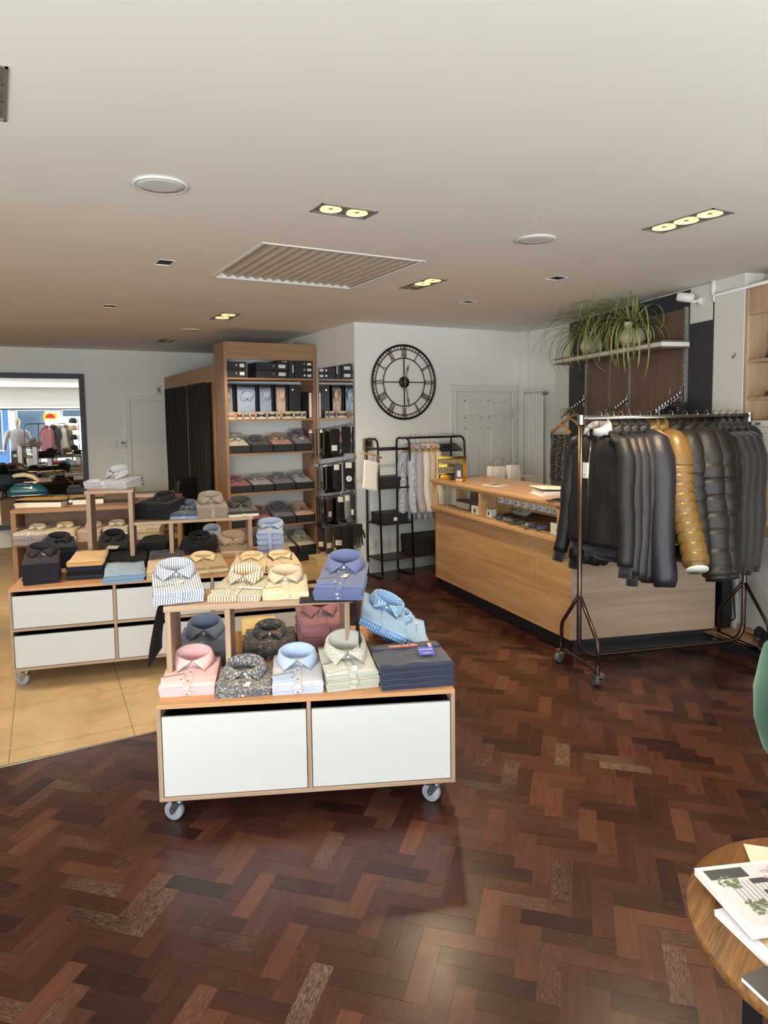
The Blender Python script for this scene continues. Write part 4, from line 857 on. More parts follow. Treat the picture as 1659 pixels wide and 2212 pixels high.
# upright boxed shirts
z = SZ[1]; BOXL = [(488, 518, 'lilac striped', F['greystripe']), (521, 568, 'pale blue', F['skyblue']), (570, 603, 'mid blue', F['lightblue']), (606, 634, 'blush and white', F['palepink'])]
for x0, x1, nm, mt in BOXL:
    a, b = ux(x0, z), ux(x1, z); w_ = b-a-.008; o = thing('display_box', f'open black presentation box holding the {nm} shirt, stood upright', 'presentation box', ((a+b)/2, UY+.20, z+.001), 0, 'upright black presentation boxes')
    mb = MB(); mb.box(-w_/2, .04, 0, w_/2, .05, .40); mb.box(-w_/2, -.02, 0, -w_/2+.006, .05, .40); mb.box(w_/2-.006, -.02, 0, w_/2, .05, .40); mb.box(-w_/2, -.02, .394, w_/2, .05, .40); mb.box(-w_/2, -.02, 0, w_/2, .05, .006); mb.build('case', BLACKM, o)
    s_ = thing('bagged_shirt', f'{nm} bagged shirt upright in its black presentation box', 'bagged shirt', ((a+b)/2, UY+.235, z+.008), 0, 'upright bagged shirts', (radians(90), 0, 0)); ww = w_-.026
    shirt_parts(s_, mt, ww, .36, .022, x0, hb=.036, ca=min(.068, ww*.3), cuff=False, buttons=1); bag(s_, ww-.012, .36, .035)
o = thing('display_box', 'closed black presentation box upright at the right of the boxed shirts', 'presentation box', (ux(651, z), UY+.2, z+.001), 0, 'upright black presentation boxes'); MB().box(-.075, 0, 0, .075, .06, .40, .003).build('case', BLACKM, o); MB().box(-.04, -.002, .33, -.02, 0, .35).build('clip', CHROME, o)
o = thing('box_file', 'white spined file standing at the right end of the boxed shirts', 'file', (ux(673, z), UY+.05, z+.001), 0); MB().box(-.022, 0, 0, .022, .26, .31, .003).build('cover', BLACKM, o); MB().box(-.016, -.002, .008, .016, .001, .30).build('spine_label', PAPER, o)
BOWS = [(487, 510, (196, 120, 92)), (512, 525, (120, 40, 46)), (527, 540, (86, 92, 116)), (542, 552, (140, 46, 56)), (554, 577, (38, 42, 86)), (579, 599, (28, 30, 26)), (600.5, 606, (70, 50, 44)), (610, 636, (44, 44, 34)), (637.5, 652, (40, 42, 66)), (653, 662, (66, 60, 74))]
BN = ['orange striped', 'wine red', 'slate blue', 'crimson', 'deep blue', 'black', 'brown, edge on', 'dark olive', 'navy', 'grey purple']
for (x0, x1, c), nm in zip(BOWS, BN):
    a, b = ux(x0, z), ux(x1, z); w_ = b-a; o = thing('bow_tie_box', f'cream box with a {nm} bow tie, in front of upright shirts', 'bow tie box', ((a+b)/2, UY+.03, z+.001), 0, 'bow tie boxes')
    mb = MB(); mb.box(-w_/2, .0, 0, w_/2, .02, .004); mb.box(-w_/2, .016, 0, w_/2, .02, .082); mb.box(-w_/2, 0, 0, -w_/2+.004, .02, .082); mb.box(w_/2-.004, 0, 0, w_/2, .02, .082); mb.box(-w_/2, 0, .078, w_/2, .02, .082); mb.build('box', CARD, o)
    h = w_*.42; mt = fab('bow_'+nm.replace(' ', '_').replace(',', ''), c, rough=.6); mb = MB()
    for s_ in (-1, 1): mb.add([(0, .004, .034), (s_*h, .006, .018), (s_*h, .002, .036), (s_*h, .006, .064), (0, .004, .047), (0, .012, .034), (s_*h, .014, .018), (s_*h, .014, .064), (0, .012, .047)], [(0, 1, 2, 4), (2, 3, 4), (5, 8, 7, 6), (0, 5, 6, 1), (3, 7, 8, 4), (1, 6, 7, 3, 2)])
    mb.box(-w_*.07, .0, .032, w_*.07, .014, .05, .003); mb.build('bow_tie', mt, o)
# trays of bagged shirts
def tray(label, x0, x1, z, h=.075, d=.33, gold=False, y=.02):
    o = thing('display_tray', label, 'tray', ((x0+x1)/2, UY+y, z+.0008), 0, 'black display trays'); w_ = x1-x0-.006; k = .005
    mb = MB(); mb.box(-w_/2, 0, 0, w_/2, d, k); mb.box(-w_/2, 0, 0, w_/2, k, h, .001); mb.box(-w_/2, d-k, 0, w_/2, d, h); mb.box(-w_/2, 0, 0, -w_/2+k, d, h); mb.box(w_/2-k, 0, 0, w_/2, d, h); mb.build('tray', BLACKM, o)
    if gold: MB().cyl((.04, -.003, h*.55), (.04, .001, h*.55), .014).build('badge', BRASS, o)
    return o
def leaning(label, x, z, w_, mat, tilt, l=.31, seed=1, hb=.05, dx=0, tg=None):
    s_ = thing('bagged_shirt', label, 'bagged shirt', (x, UY+.04, z+.052), 0, 'bagged shirts in the black trays', (radians(tilt), 0, radians(dx)))
    shirt_parts(s_, mat, w_, l, .035, seed, hb=hb, cuff=False, buttons=2, tagc=tg, tagpos=(.01, .1, .05, .06) if tg else None, bmat=BUTD); bag(s_, w_, l, .075)
z = SZ[2]; cols = [490, 541, 589, 637, 676]
NM = [('cream shirt with grey collar', F['white'], 19), ('charcoal striped shirt', F['charcoal'], 13), ('rose pink shirt', F['rose'], 17), ('lavender grey shirt with cream tags', F['lav'], 27)]
for i in range(4):
    a, b = ux(cols[i], z), ux(cols[i+1], z); tray(f'black tray under the {NM[i][0]}', a, b, z, .088); leaning(f'bagged {NM[i][0]}, in the upper tray row', (a+b)/2, z, b-a-.03, NM[i][1], NM[i][2], seed=110+i, tg=CARD if i == 3 else None)
z = SZ[3]; cols = [492, 542, 590, 636, 677]
NM = [('mauve grey shirt', F['mauve'], 10), ('pale grey shirt', F['lilac'], 12), ('slate violet shirt', F['lav'], 13), ('wide silver grey shirt', F['greystripe'], 15)]
for i in range(4):
    a, b = ux(cols[i], z), ux(cols[i+1], z); tray(f'black tray under the {NM[i][0]}', a, b, z, .078); leaning(f'bagged {NM[i][0]}, in the middle tray row', (a+b)/2, z, b-a-.03, NM[i][1], NM[i][2], seed=120+i, hb=.045)
z = SZ[4]; cols = [493, 540, 586, 636, 681]
NM = [('white folded shirt seen behind the riser', F['white'], 4), ('mauve patterned shirt', F['mauve'], 13), ('violet collared shirt', F['lav'], 22), ('blush white shirt', F['palepink'], 15)]
for i in range(4):
    a, b = ux(cols[i], z), ux(cols[i+1], z); tray(f'black tray under the {NM[i][0]}', a, b, z, .085, gold=(i == 1)); leaning(f'bagged {NM[i][0]}, in the lower tray row', (a+b)/2, z, b-a-.03, NM[i][1], NM[i][2], seed=130+i, hb=.06)
z = SZ[5]; cols = [560, 599, 637, 683]
NM = [('grey check shirt', F['greystripe'], 22), ('cream shirt beside its twin', F['white'], 22), ('cream shirt in the bottom right corner', F['white'], 20)]
for i in range(3):
    a, b = ux(cols[i], z), ux(cols[i+1], z); tray(f'black tray under the {NM[i][0]}', a, b, z, .085); leaning(f'bagged {NM[i][0]}, in the bottom tray row', (a+b)/2, z, b-a-.03, NM[i][1], NM[i][2], seed=140+i, hb=.06, dx=8)
def topclips():
    q = V(620, 735, (0, UY+.2), 0); o = thing('clip_hanger', 'chrome clip hanger lying on top of the oak shelving', 'clip hanger', (q.x, UY+.2, UZ+.001), .2); mb = MB()
    mb.tube([(-.14, 0, .012), (.1, 0, .012)], .005, 6); mb.build('bar', BLACK, o); mb = MB(); mb.tube([(.06, 0, .01), (.07, .01, .05), (.09, 0, .06), (.1, 0, .03), (.08, 0, .012)], .004, 6); mb.box(.02, -.01, 0, .04, .01, .05, .004); mb.build('hook', CHROME, o)
topclips()
# mirror on the side wall
o = thing('wall_mirror', 'frameless mirror beside the oak shelving, above the sock rails', 'mirror', (3.339, 6.585, .35)); MB().box(-.012, 0, 0, 0, .945, 1.929, .001).build('mirror_pane', MIRROR, o)
MB().box(-.014, .943, 0, 0, .952, 1.929).build('edge_trim', STEEL, o)
# ------------------------------------------------------------------ sock rails
SX = 3.27
def sp(px, py): q = V(px, py, (SX, 0), 90); return q
SOCK = {'olive': fab('olive_sock_knit', (92, 78, 52)), 'black': fab('black_sock_knit', (28, 25, 26), rough=.95), 'grey': fab('grey_sock_knit', (96, 94, 92)), 'wine': fab('burgundy_sock_knit', (66, 30, 34)), 'pale': fab('pale_grey_sock_knit', (150, 146, 144)), 'plum': fab('plum_sock_knit', (46, 36, 50)), 'brown': fab('brown_sock_knit', (70, 58, 48))}
def rail(label, a, b):
    A, B = sp(*a), sp(*b); o = thing('sock_rail', label, 'display rail', A, 0, 'chrome sock rails'); D = B-A
    for k, dx in (('rod', -.012), ('rod', .012)): MB().tube([Vector((dx, 0, 0)), D*.97+Vector((dx, 0, 0)), D+Vector((dx, 0, .025))], .0035, 6).build('rod', CHROME, o)
    mb = MB(); mb.box(-.03, -.004, -.02, .03, .02, .02, .003); mb.build('clamp', CHROME, o); return A, B
def sock(label, A, B, f, mat, w_=.085, h=.27, rz=None, card=True, thin=.016, lean=0, group=None, cardm=PAPER, cardlow=False, x=0):
    q = A.lerp(B, f); rz = radians(-38) if rz is None else rz; o = thing('sock_pair', label, 'socks', (q.x+x, q.y, q.z-.014), rz, group)
    MB().tube([(0, 0, .012), (0, -.006, .022), (0, .004, .026), (0, .007, .012), (0, 0, -.008)], .0018, 5).build('hook', BLACK, o)
    mb = MB(); slab(mb, w_, h, thin, int(f*99)+3, .003, 1, .12, RX(radians(-90))@T(0, .008, -thin/2)); mb.build('sock', mat, o)
    mb = MB(); slab(mb, w_*.8, h*.25, thin, 9, .003, 1, .1, T(.01, 0, -h*.97)@RX(radians(-60))@T(0, .0, -thin/2)); mb.build('toe', mat, o)
    if card:
        z0 = -h*.93 if cardlow else -.075; lb = MB().box(-w_*.3, -thin*.75, z0, w_*.25, -thin*.55, z0+.06).build('price_card', cardm, o); lb['label'] = 'white price card'
    return o
S1 = rail('uppermost chrome sock rail, beside the oak shelving', (672, 932), (761, 914)); S2 = rail('second chrome sock rail from the top', (683, 1006), (769, 990)); S3 = rail('third chrome sock rail from the top', (686, 1076), (763, 1062)); S4 = rail('lowest chrome sock rail', (690, 1136), (769, 1129))
GS = ['socks on the uppermost rail', 'socks on the second rail', 'socks on the third rail', 'socks on the lowest rail']
E_ = radians(62)
for i in range(4): sock('olive socks hung edge on at the wall end of the uppermost rail', *S1, .03+.1*i, SOCK['olive'], rz=E_, card=(i == 0), cardlow=True, group=GS[0], thin=.012)
sock('wide black socks in the middle of the uppermost rail', *S1, .60, SOCK['black'], .115, .27, group=GS[0], cardlow=True); sock('black socks at the near end of the uppermost rail', *S1, .86, SOCK['black'], .105, .25, card=False, group=GS[0], rz=radians(-20))
for i in range(4): sock('dark grey socks hung edge on along the second rail', *S2, .0+.09*i, SOCK['grey'], rz=E_, card=False, group=GS[1], thin=.012)
sock('black socks with a white card, left of the white striped gap on the second rail', *S2, .55, SOCK['black'], .105, .27, group=GS[1]); sock('black socks with a round white badge on the second rail', *S2, .84, SOCK['black'], .125, .26, group=GS[1])
sock('white socks glimpsed between two black pairs on the second rail', *S2, .695, fab('white_sock_knit', (206, 206, 212)), .05, .30, card=False, group=GS[1], rz=radians(40))
def badge():
    o = [x for x in C.objects if str(x.get('label', '')).startswith('black socks with a round white')][0]; M = T(0, -.012, -.19)@RX(pi/2)
    b_ = MB(); b_.cyl((0, -.0115, -.19), (0, -.0135, -.19), .032, n=24); bo = b_.build('badge', PAPER, o); MB().add([(-.004, -.0145, -.175), (.002, -.0145, -.175), (.014, -.0145, -.19), (.002, -.0145, -.205), (-.004, -.0145, -.205), (.006, -.0145, -.19)], [(0, 5, 2, 1), (5, 4, 3, 2)]).build('chevron_mark', plain('grey_print', (120, 120, 118), .6), bo)
badge()
for i in range(5): sock('black socks hung edge on at the wall end of the third rail', *S3, -.02+.07*i, SOCK['black'], rz=E_, card=(i == 0), cardlow=True, group=GS[2], thin=.012)
sock('burgundy socks on the third rail', *S3, .36, SOCK['wine'], .08, .24, group=GS[2], cardlow=True, rz=radians(10)); sock('black socks with white card in the middle of the third rail', *S3, .68, SOCK['black'], .11, .26, group=GS[2]); sock('pale grey socks on the third rail', *S3, .86, SOCK['pale'], .085, .27, group=GS[2]); sock('dark plum socks at the near tip of the third rail', *S3, .98, SOCK['plum'], .05, .25, group=GS[2], cardlow=True)
sock('plum socks at the wall end of the lowest rail', *S4, .05, SOCK['plum'], .10, .25, group=GS[3], cardlow=True); sock('brown socks second on the lowest rail', *S4, .28, SOCK['brown'], .10, .27, group=GS[3], cardlow=True, rz=radians(-10)); sock('wide black socks in the middle of the lowest rail', *S4, .56, SOCK['black'], .13, .24, group=GS[3], cardlow=True); sock('long black socks toward the near end of the lowest rail', *S4, .80, SOCK['black'], .125, .34, card=False, group=GS[3])
def gloves():
    q = sp(771, 1131); o = thing('glove_pair', 'black knitted gloves with hanging fingers at the lowest rail tip', 'gloves', (q.x, q.y-.02, q.z), radians(-35))
    mb = MB(); slab(mb, .1, .14, .02, 6, .002, 1, 0, RX(radians(-90))@T(0, 0, -.01)); mb.build('palm', SOCK['black'], o)
    for k in range(4): MB().tube([(-.036+.024*k, 0, -.12), (-.036+.026*k, -.01, -.19), (-.03+.027*k, -.004, -.235-.02*sin(k*1.2))], [.012, .011, .007], 8).build('finger', SOCK['black'], o)
    MB().tube([(.045, 0, -.06), (.07, -.01, -.12), (.07, -.01, -.15)], [.013, .012, .008], 8).build('thumb', SOCK['black'], o)
    MB().tube([(0, 0, 0), (0, .0, .012), (0, .04, .03)], .002, 5).build('hook', BLACK, o)
gloves()
o = thing('storage_box', 'pale wooden box on the floor under the sock rails', 'box', (3.22, 7.28, .001), 0); MB().box(-.1, -.12, 0, .1, .12, .1, .004).build('body', plain('pale_card', (206, 186, 146), .6), o); MB().box(-.103, -.123, .08, .103, .123, .104, .003).build('lid', plain('pale_card', (206, 186, 146), .6), o)
# ------------------------------------------------------------------ clock
def clock():
    o = thing('wall_clock', 'large round skeleton clock with roman numerals on the white wall', 'clock', (3.943, 6.568, 2.082)); o.rotation_euler = (radians(90), 0, 0); R = .415
    mb = MB(); mb.torus((0, 0, .018), R-.012, .012); mb.build('rim', BLKMET, o)
    mb = MB(); mb.torus((0, 0, .014), R*.865, .005, m=6); mb.build('minute_ring', BLKMET, o); mb = MB(); mb.torus((0, 0, .016), R*.635, .006, m=6); mb.build('inner_ring', BLKMET, o)
    mb = MB()
    for k in range(60):
        if k % 5: mb.box(-.0022, R*.865, .008, .0022, R*.95, .014, 0, RZ(2*pi*k/60))
    mb.build('minute_marks', BLKMET, o)
    mb = MB()
    for k in range(4): mb.box(-.005, .05, .010, .005, R*.635, .018, 0, RZ(pi/2*k))
    mb.build('spokes', BLKMET, o)
    MB().lathe([(.002, .004), (.062, .004), (.064, .02), (.058, .026), (.002, .028)], 32).build('hub', BLKMET, o)
    ro = ['XII', 'I', 'II', 'III', 'IIII', 'V', 'VI', 'VII', 'VIII', 'IX', 'X', 'XI']; W_ = {'I': .016, 'V': .034, 'X': .036}; y0, y1 = R*.66, R*.90
    for k, s_ in enumerate(ro):
        mb = MB(); M = RZ(-2*pi*k/12); x = -sum(W_[c] for c in s_)/2
        for c in s_:
            w_ = W_[c]
            if c == 'I': mb.box(x+w_/2-.0045, y0, .010, x+w_/2+.0045, y1, .016, 0, M); mb.box(x, y0, .010, x+w_, y0+.005, .016, 0, M); mb.box(x, y1-.005, .010, x+w_, y1, .016, 0, M)
            else:
                def bar(xa, ya, xb, yb, t_): mb.add([(xa-t_, ya, .01), (xa+t_, ya, .01), (xb+t_, yb, .01), (xb-t_, yb, .01), (xa-t_, ya, .016), (xa+t_, ya, .016), (xb+t_, yb, .016), (xb-t_, yb, .016)], [(3, 2, 1, 0), (4, 5, 6, 7), (0, 1, 5, 4), (1, 2, 6, 5), (2, 3, 7, 6), (3, 0, 4, 7)], False, M)
                if c == 'V': bar(x+.005, y1, x+w_/2, y0, .005); bar(x+w_-.005, y1, x+w_/2, y0, .003)
                else: bar(x+.005, y1, x+w_-.005, y0, .005); bar(x+w_-.005, y1, x+.005, y0, .003)
            x += w_
        mb.build('numeral', GOLDP, o); MB().lathe([(.002, .012), (.014, .012), (.016, .02), (.002, .026)], 12, M @ T(0, R*.925, 0)).build('rivet', GOLDP, o)
    def hand(name, L, tail, ang, z):
        mb = MB(); M = RZ(-radians(ang)); mb.prism([(-.006, -tail), (.006, -tail), (.004, L*.62), (.013, L*.68), (0, L), (-.013, L*.68), (-.004, L*.62)], z, z+.004, M); mb.build(name, GOLDP, o)
    hand('hour_hand', .205, .08, 14, .03); hand('minute_hand', .285, .09, 170, .036)
    MB().lathe([(.002, .034), (.02, .034), (.018, .046), (.002, .048)], 20).build('hand_boss', GOLDP, o)
clock()
def sock_(name, label, x, z, w_, h, gang, mat=WHITE):
    def ex(o, hw, d, hh):
        for k in range(gang):
            cx = -hw+hw*2*(k+.5)/gang
            for dx, dz in ((0, .012), (-.012, -.012), (.012, -.012)): MB().box(cx+dx-.003, -d-.0008, dz-.004, cx+dx+.003, -d+.001, dz+.004).build('pin_hole', INK, o)
            MB().box(cx-.03, -d-.004, .02, cx-.018, -d, .034, .001).build('switch', mat, o)
    return small_box(name, label, 'wall socket', x-w_/2, x+w_/2, 6.569, .012, z-h/2, z+h/2, mat, ex, .003)
sock_('wall_socket', 'white wall socket at left, low behind the black rack', 3.545, .318, .115, .088, 1); sock_('wall_socket', 'double white wall socket at right, low behind the black rack', 3.69, .31, .14, .088, 2); sock_('wall_socket', 'third white wall socket beside the dark floor case', 3.83, .302, .1, .088, 1)
small_box('wall_thermostat', 'square brass edged thermostat on the clock wall behind the rack', 'thermostat', 3.42, 3.545, 6.569, .02, 1.345, 1.478, plain('champagne_plate', (170, 150, 108), .4, .5), lambda o, hw, d, hh: MB().box(-hw*.6, -d-.002, -hh*.35, hw*.62, -d+.001, hh*.6).build('display', INK, o))
# ------------------------------------------------------------------ black clothes rack with ladder shelves
def black_rack():
    o = thing('clothes_rack', 'black tubular rack with ladder shelves and a hanging rail', 'clothes rack', (0, 0, 0)); yf, yb, zt = 6.31, 6.535, 1.475; xs = [(3.455, 3.45), (3.84, 3.825), (4.56, 4.55)]
    for x, xb in xs:
        top = [(x, yf-.02, zt-.06), (x, yf+.0, zt-.02), (x, yf+.04, zt), (xb, yb-.04, zt), (xb, yb-.005, zt-.02), (xb, yb, zt-.06)]
        bot = [(x, yf-.085, .05), (x, yf-.08, .02), (x, yf-.05, .012), (xb, yb-.03, .012), (xb, yb, .022), (xb, yb, .06)]
        MB().tube([bot[0], *top, bot[-1], *reversed(bot[:-1]), ], .0115, 8).build('side_frame', BLKMET, o)
    for z, d0 in ((1.365, 0), (.965, .02), (.585, .045), (.21, .07)):
        x0, x1 = xs[0][0], (xs[2][0] if z < .3 else xs[1][0])
        if z > 1.3: MB().tube([(x0, yf-.015, z), (x1, yf-.015, z)], .012, 8).build('crossbar', BLKMET, o); MB().tube([(x0, yb, z), (x1, yb, z)], .01, 8).build('crossbar', BLKMET, o)
        else: MB().box(x0, yf-d0-.02, z-.018, x1, yb, z, .003).build('shelf', plain('dark_bronze_board', (46, 36, 32), .45), o)
    MB().tube([(xs[1][1], yb-.1, zt-.002), (xs[2][1], yb-.1, zt-.002)], .012, 8).build('hanging_rail', BLKMET, o)
black_rack()
def cbox(label, x0, x1, y0, y1, z0, z1, mat, name='garment_box', cat='box', lid=True, label_=False):
    o = thing(name, label, cat, ((x0+x1)/2, (y0+y1)/2, z0)); w_, d, h = (x1-x0)/2, (y1-y0)/2, z1-z0
    MB().box(-w_, -d, 0, w_, d, h*.72 if lid else h, .003).build('base', mat, o)
    if lid: MB().box(-w_-.003, -d-.003, h*.6, w_+.003, d+.003, h, .003).build('lid', mat, o)
    if label_: MB().box(-w_*.1, -d-.0045, h*.2, w_*.15, -d-.002, h*.55).build('label', PAPER, o); MB().cyl((w_*.45, -d-.006, h*.4), (w_*.45, -d-.002, h*.4), .012).build('ring_pull', CHROME, o)
cbox('flat black box on the upper ladder shelf', 3.50, 3.82, 6.30, 6.52, .966, 1.07, BLACKM); cbox('black box with a white label on the lower ladder shelf', 3.48, 3.80, 6.27, 6.50, .586, .69, BLACKM, label_=True)
cbox('big dark case on the bottom shelf behind the counter end', 3.86, 4.50, 6.25, 6.52, .211, .41, plain('black_fibre', (26, 24, 24), .7))
# hangers and hung garments
def hanger(label, loc_, rz, w_=.42, mat=None, group=None, drop=.0, hook=None, bar=False, thick=.012, name='coat_hanger', tilt=0):
    o = thing(name, label, 'clothes hanger', loc_, 0, group, (0, tilt, rz)); m = mat or BLACK
    MB().tube([(-.018, 0, -.012), (-.02, 0, .004), (-.012, 0, .02), (.002, 0, .026), (.016, 0, .018), (.02, 0, .002), (.012, 0, -.016), (0, 0, -.03), (0, 0, -.075-drop)], .0022, 6).build('hook', hook or CHROME, o)
    zz = -.075-drop; pts = []
    for i in range(13):
        f = -1+i/6; pts.append((f*w_/2, -.012*abs(f)**2, zz-.018-.075*abs(f)**1.5))
    mb = MB(); mb.tube(pts, [thick*(.9+.5*abs(-1+i/6)) for i in range(13)], 8); mb.build('shoulders', m, o)
    if bar: MB().tube([pts[0], pts[-1]], thick*.5, 8).build('bar', m, o)
    return o
def garment(name, label, cat, loc_, rz, mat, w_=.44, h=.66, th=.08, sl=.58, top=.10, sr=.055, puff=0, pn=11, group=None, col='stand', lining=None, rib=None, trim=None, hem=1.0, zipm=None, seed=0, cuffm=None, sangle=0.06, hood=False, swf=0, tagm=None, open_=False, tilt=0):
    """hung garment; +-x along the shoulders, -y is the front, z=0 at the rail"""
    o = thing(name, label, cat, loc_, 0, group, (0, tilt, rz)); N_ = 30; rings = []; nz = 80 if puff else 22
    def prof(f):                                                     # half width, half thickness
        if f < .16: g = f/.16; return .07+(w_/2-.07)*(g**.75), th*(.42+.25*g)
        return w_/2*(1+.04*sin((f-.16)*4))*(1+(hem-1)*(f-.16)/.84), th*(.67+.25*sin(min(1, (f-.16)*1.3)*pi/2))
    for i in range(nz+1):
        f = i/nz; hw, ht = prof(f); pf = 1.0
        if puff and f > .1: q = (f*pn) % 1; dq = min(q, 1-q); pf = 1.04-puff*math.exp(-(dq/.09)**2)
        zsh = -top-h*f; ring = []
        for j in range(N_):
            a = 2*pi*j/N_; ca, sa = cos(a), sin(a); ex = .75
            x = hw*abs(ca)**ex*(1 if ca > 0 else -1); y = ht*pf*abs(sa)**.85*(1 if sa > 0 else -1)
            y += (.012 if not puff else .005)*sin(x*26+seed)*(f**.8)*(1 if sa > 0 else -1)+.012*noise.noise(Vector((x*8, f*5, seed)))
            x += .01*noise.noise(Vector((f*7, ca*3, seed+4)))
            dz = -.075*(abs(x)/(w_/2))**1.4*max(0, 1-f*5)+.012*noise.noise(Vector((x*6, sa, seed)))*f
            ring.append((x, y, zsh+dz))
        rings.append(list(reversed(ring)))
    MB().loft(rings, True, True).build('body', mat, o)
    for s_ in (-1, 1):
        pts, rs = [], []; n = 84 if puff else 18
        for i in range(n+1):
            f = i/n; g = min(1, f/.13); a_ = g*pi/2                     # round the shoulder, then hang
            x = s_*(w_/2-.115+.105*sin(a_)+sangle*max(0, f-.13)**1.5); y = -.01-.05*f*f-swf*f+.006*sin(f*9+seed); z = -top-.055-.10*(1-cos(a_))-(sl+.02)*max(0, f-.06)
            pf = 1.0
            if puff and f > .1: q = (f*pn*.95) % 1; dq = min(q, 1-q); pf = 1.04-puff*.8*math.exp(-(dq/.09)**2)
            r_ = (sr*(.72+.28*g)*(1-.22*f)+.006*noise.noise(Vector((f*6, s_, seed))))*pf
            if f > .97 and not rib: r_ *= .82
            pts.append((x, y, z)); rs.append(r_)
        ob = MB().tube(pts, rs, 14).build('sleeve', mat, o)
        e = Vector(pts[-1]); d = (e-Vector(pts[-2])).normalized()
        if rib or trim: MB().tube([e-d*.004, e+d*(.07 if rib else .006)], [rs[-1]*.82 if rib else rs[-1]*1.05]*2, 14).build('cuff', rib or trim, ob)
    if rib or trim: MB().loft([[(x*(.95 if rib else 1.0), y*(.9 if rib else 1.02), z) for x, y, z in [(p[0], p[1], -top-h-k) for p in rings[-1]]] for k in (0.0, .05 if rib else .012)], True, True).build('hem_band', rib or trim, o)
    cm = lining or mat
    if col == 'shirt':
        ob = collar(MB(), .0, -top-.035, a=.062, b=.045, hb=.075, hf=.045, sp=.055, fwd=.03).build('collar', mat, o); ob.modifiers.new('t', 'SOLIDIFY').thickness = .002
        mb = MB(); mb.box(-.014, -th*.95-.004, -top-h*.95, .014, -th*.5, -top-.06, .002)
    elif col:
        mb = MB(); R_ = []
        for i in range(25):
            a = -pi*.9+pi*1.8*i/24; hh = .06+.03*cos(a)
            R_.append([(.075*sin(a)*k1, .055*cos(a)*k1-.012, -top-.02+hh*k2) for k1, k2 in ((1.05, -.3), (1.12, .45), (1.08, 1.0), (1.2, .8), (1.34, -.1))])
        mb.loft(R_, False, True, None, False); ob = mb.build('collar', cm, o); ob.modifiers.new('t', 'SOLIDIFY').thickness = .006
    if hood:
        mb = MB(); rr = []
        for i in range(9):
            f = i/8; rr.append([(.115*cos(a)*(sin(pi*(.15+.8*f))), .07+.075*sin(a)*sin(pi*(.1+.8*f))+.02, -top-.0-.19*f+.02) for a in [2*pi*j/16 for j in range(16)]])
        mb.loft(rr, True, True).build('hood', mat, o)
    if zipm: MB().tube([(0, -th*.62-.012, -top-.06), (0, -th*.9-.008, -top-h*.3), (0, -th*.95-.008, -top-h*.97)], .004, 6).build('zip', zipm, o)
    if tagm:
        M = T(.0, -th-.035, -top-.30); tg = MB().box(-.036, -.001, 0, .036, .001, .10, 0, M).build('swing_tag', PAPER, o); tg['label'] = 'white swing tag'
        MB().box(-.026, -.0018, .02, .012, -.001, .0225, 0, M).build('printed_line', INK, tg); MB().tube([(.0, -th-.035, -top-.2), (0, -th-.02, -top-.1)], .001, 5).build('cord', INK, tg)
    return o
# shirts on the black rail
RY_, RZ_ = 6.435, 1.475
HB = wood('pale_hanger_wood', (190, 142, 86), (214, 168, 110), 'X', 1, .4, .3)
SHK = [('grey striped shirt', F['greystripe']), ('pale striped shirt', F['palestripe']), ('lilac grey shirt', F['lilac']), ('white shirt', F['white']), ('pale pink shirt', F['palepink']), ('cream shirt', F['whitecream'])]
for i, (nm, mt) in enumerate(SHK):
    x = 3.945+.062*i; k = ['nearest the ladder shelves', 'second', 'third', 'fourth', 'fifth', 'last'][i]
    rz = radians(28+[0, 16, 24, 30, 34, 37][i])
    hanger(f'wooden hanger under the {nm} on the black rail', (x, RY_, RZ_+.012), rz, .38, HB, 'wooden hangers on the black rail')
    garment('hanging_shirt', f'{nm} on the black rail, {k} from the shelves' if i else f'{nm} on the black rail, nearest the ladder shelves', 'shirt', (x, RY_, RZ_+.012), rz, mt, .42, .78, .05, .56, .115, .05, col='shirt', seed=i, group='shirts on the black rail', swf=-.02)
for i in range(9):
    x = 4.315+.026*i; hanger('empty black clip hanger bunched at the right end of the black rail', (x, RY_, RZ_+.012), radians(66+2*i), .34, BLACK, 'empty black hangers', bar=True, thick=.006)
def paper_hanger():
    q = V(806, 984, (0, 6.16), 0); o = thing('skirt_hanger', 'wooden clip hanger with a blank white sheet at the rack end', 'clothes hanger', (q.x, 6.18, q.z), radians(14), None)
    MB().tube([(-.15, 0, .03), (.0, 0, .012), (.13, 0, -.03)], [.009, .011, .009], 8).build('bar', HB, o)
    for x, z_ in ((-.09, .02), (.075, -.018)): MB().box(x-.012, -.01, z_-.06, x+.012, .01, z_-.005, .003).build('clip', plain('grey_clip', (120, 104, 92), .4, .6), o)
    MB().tube([(0, 0, .012), (0, .0, .06), (.0, .05, .085), (.0, .09, .08), (0, .10, .06)], .0022, 6).build('hook', CHROME, o)
    p = tag(MB().grid(lambda u, v: (-.115+.21*u-.03*(v)*(1-u)-.02*v*u, -.004+.015*sin(v*3)*u, -.03-.05*u-.30*v), 6, 10).build('paper_sheet', PAPER), 'large blank white sheet clipped to the wooden clip hanger', 'paper sheet'); p.location = o.location; p.rotation_euler = o.rotation_euler; p.modifiers.new('t', 'SOLIDIFY').thickness = .0008
paper_hanger()
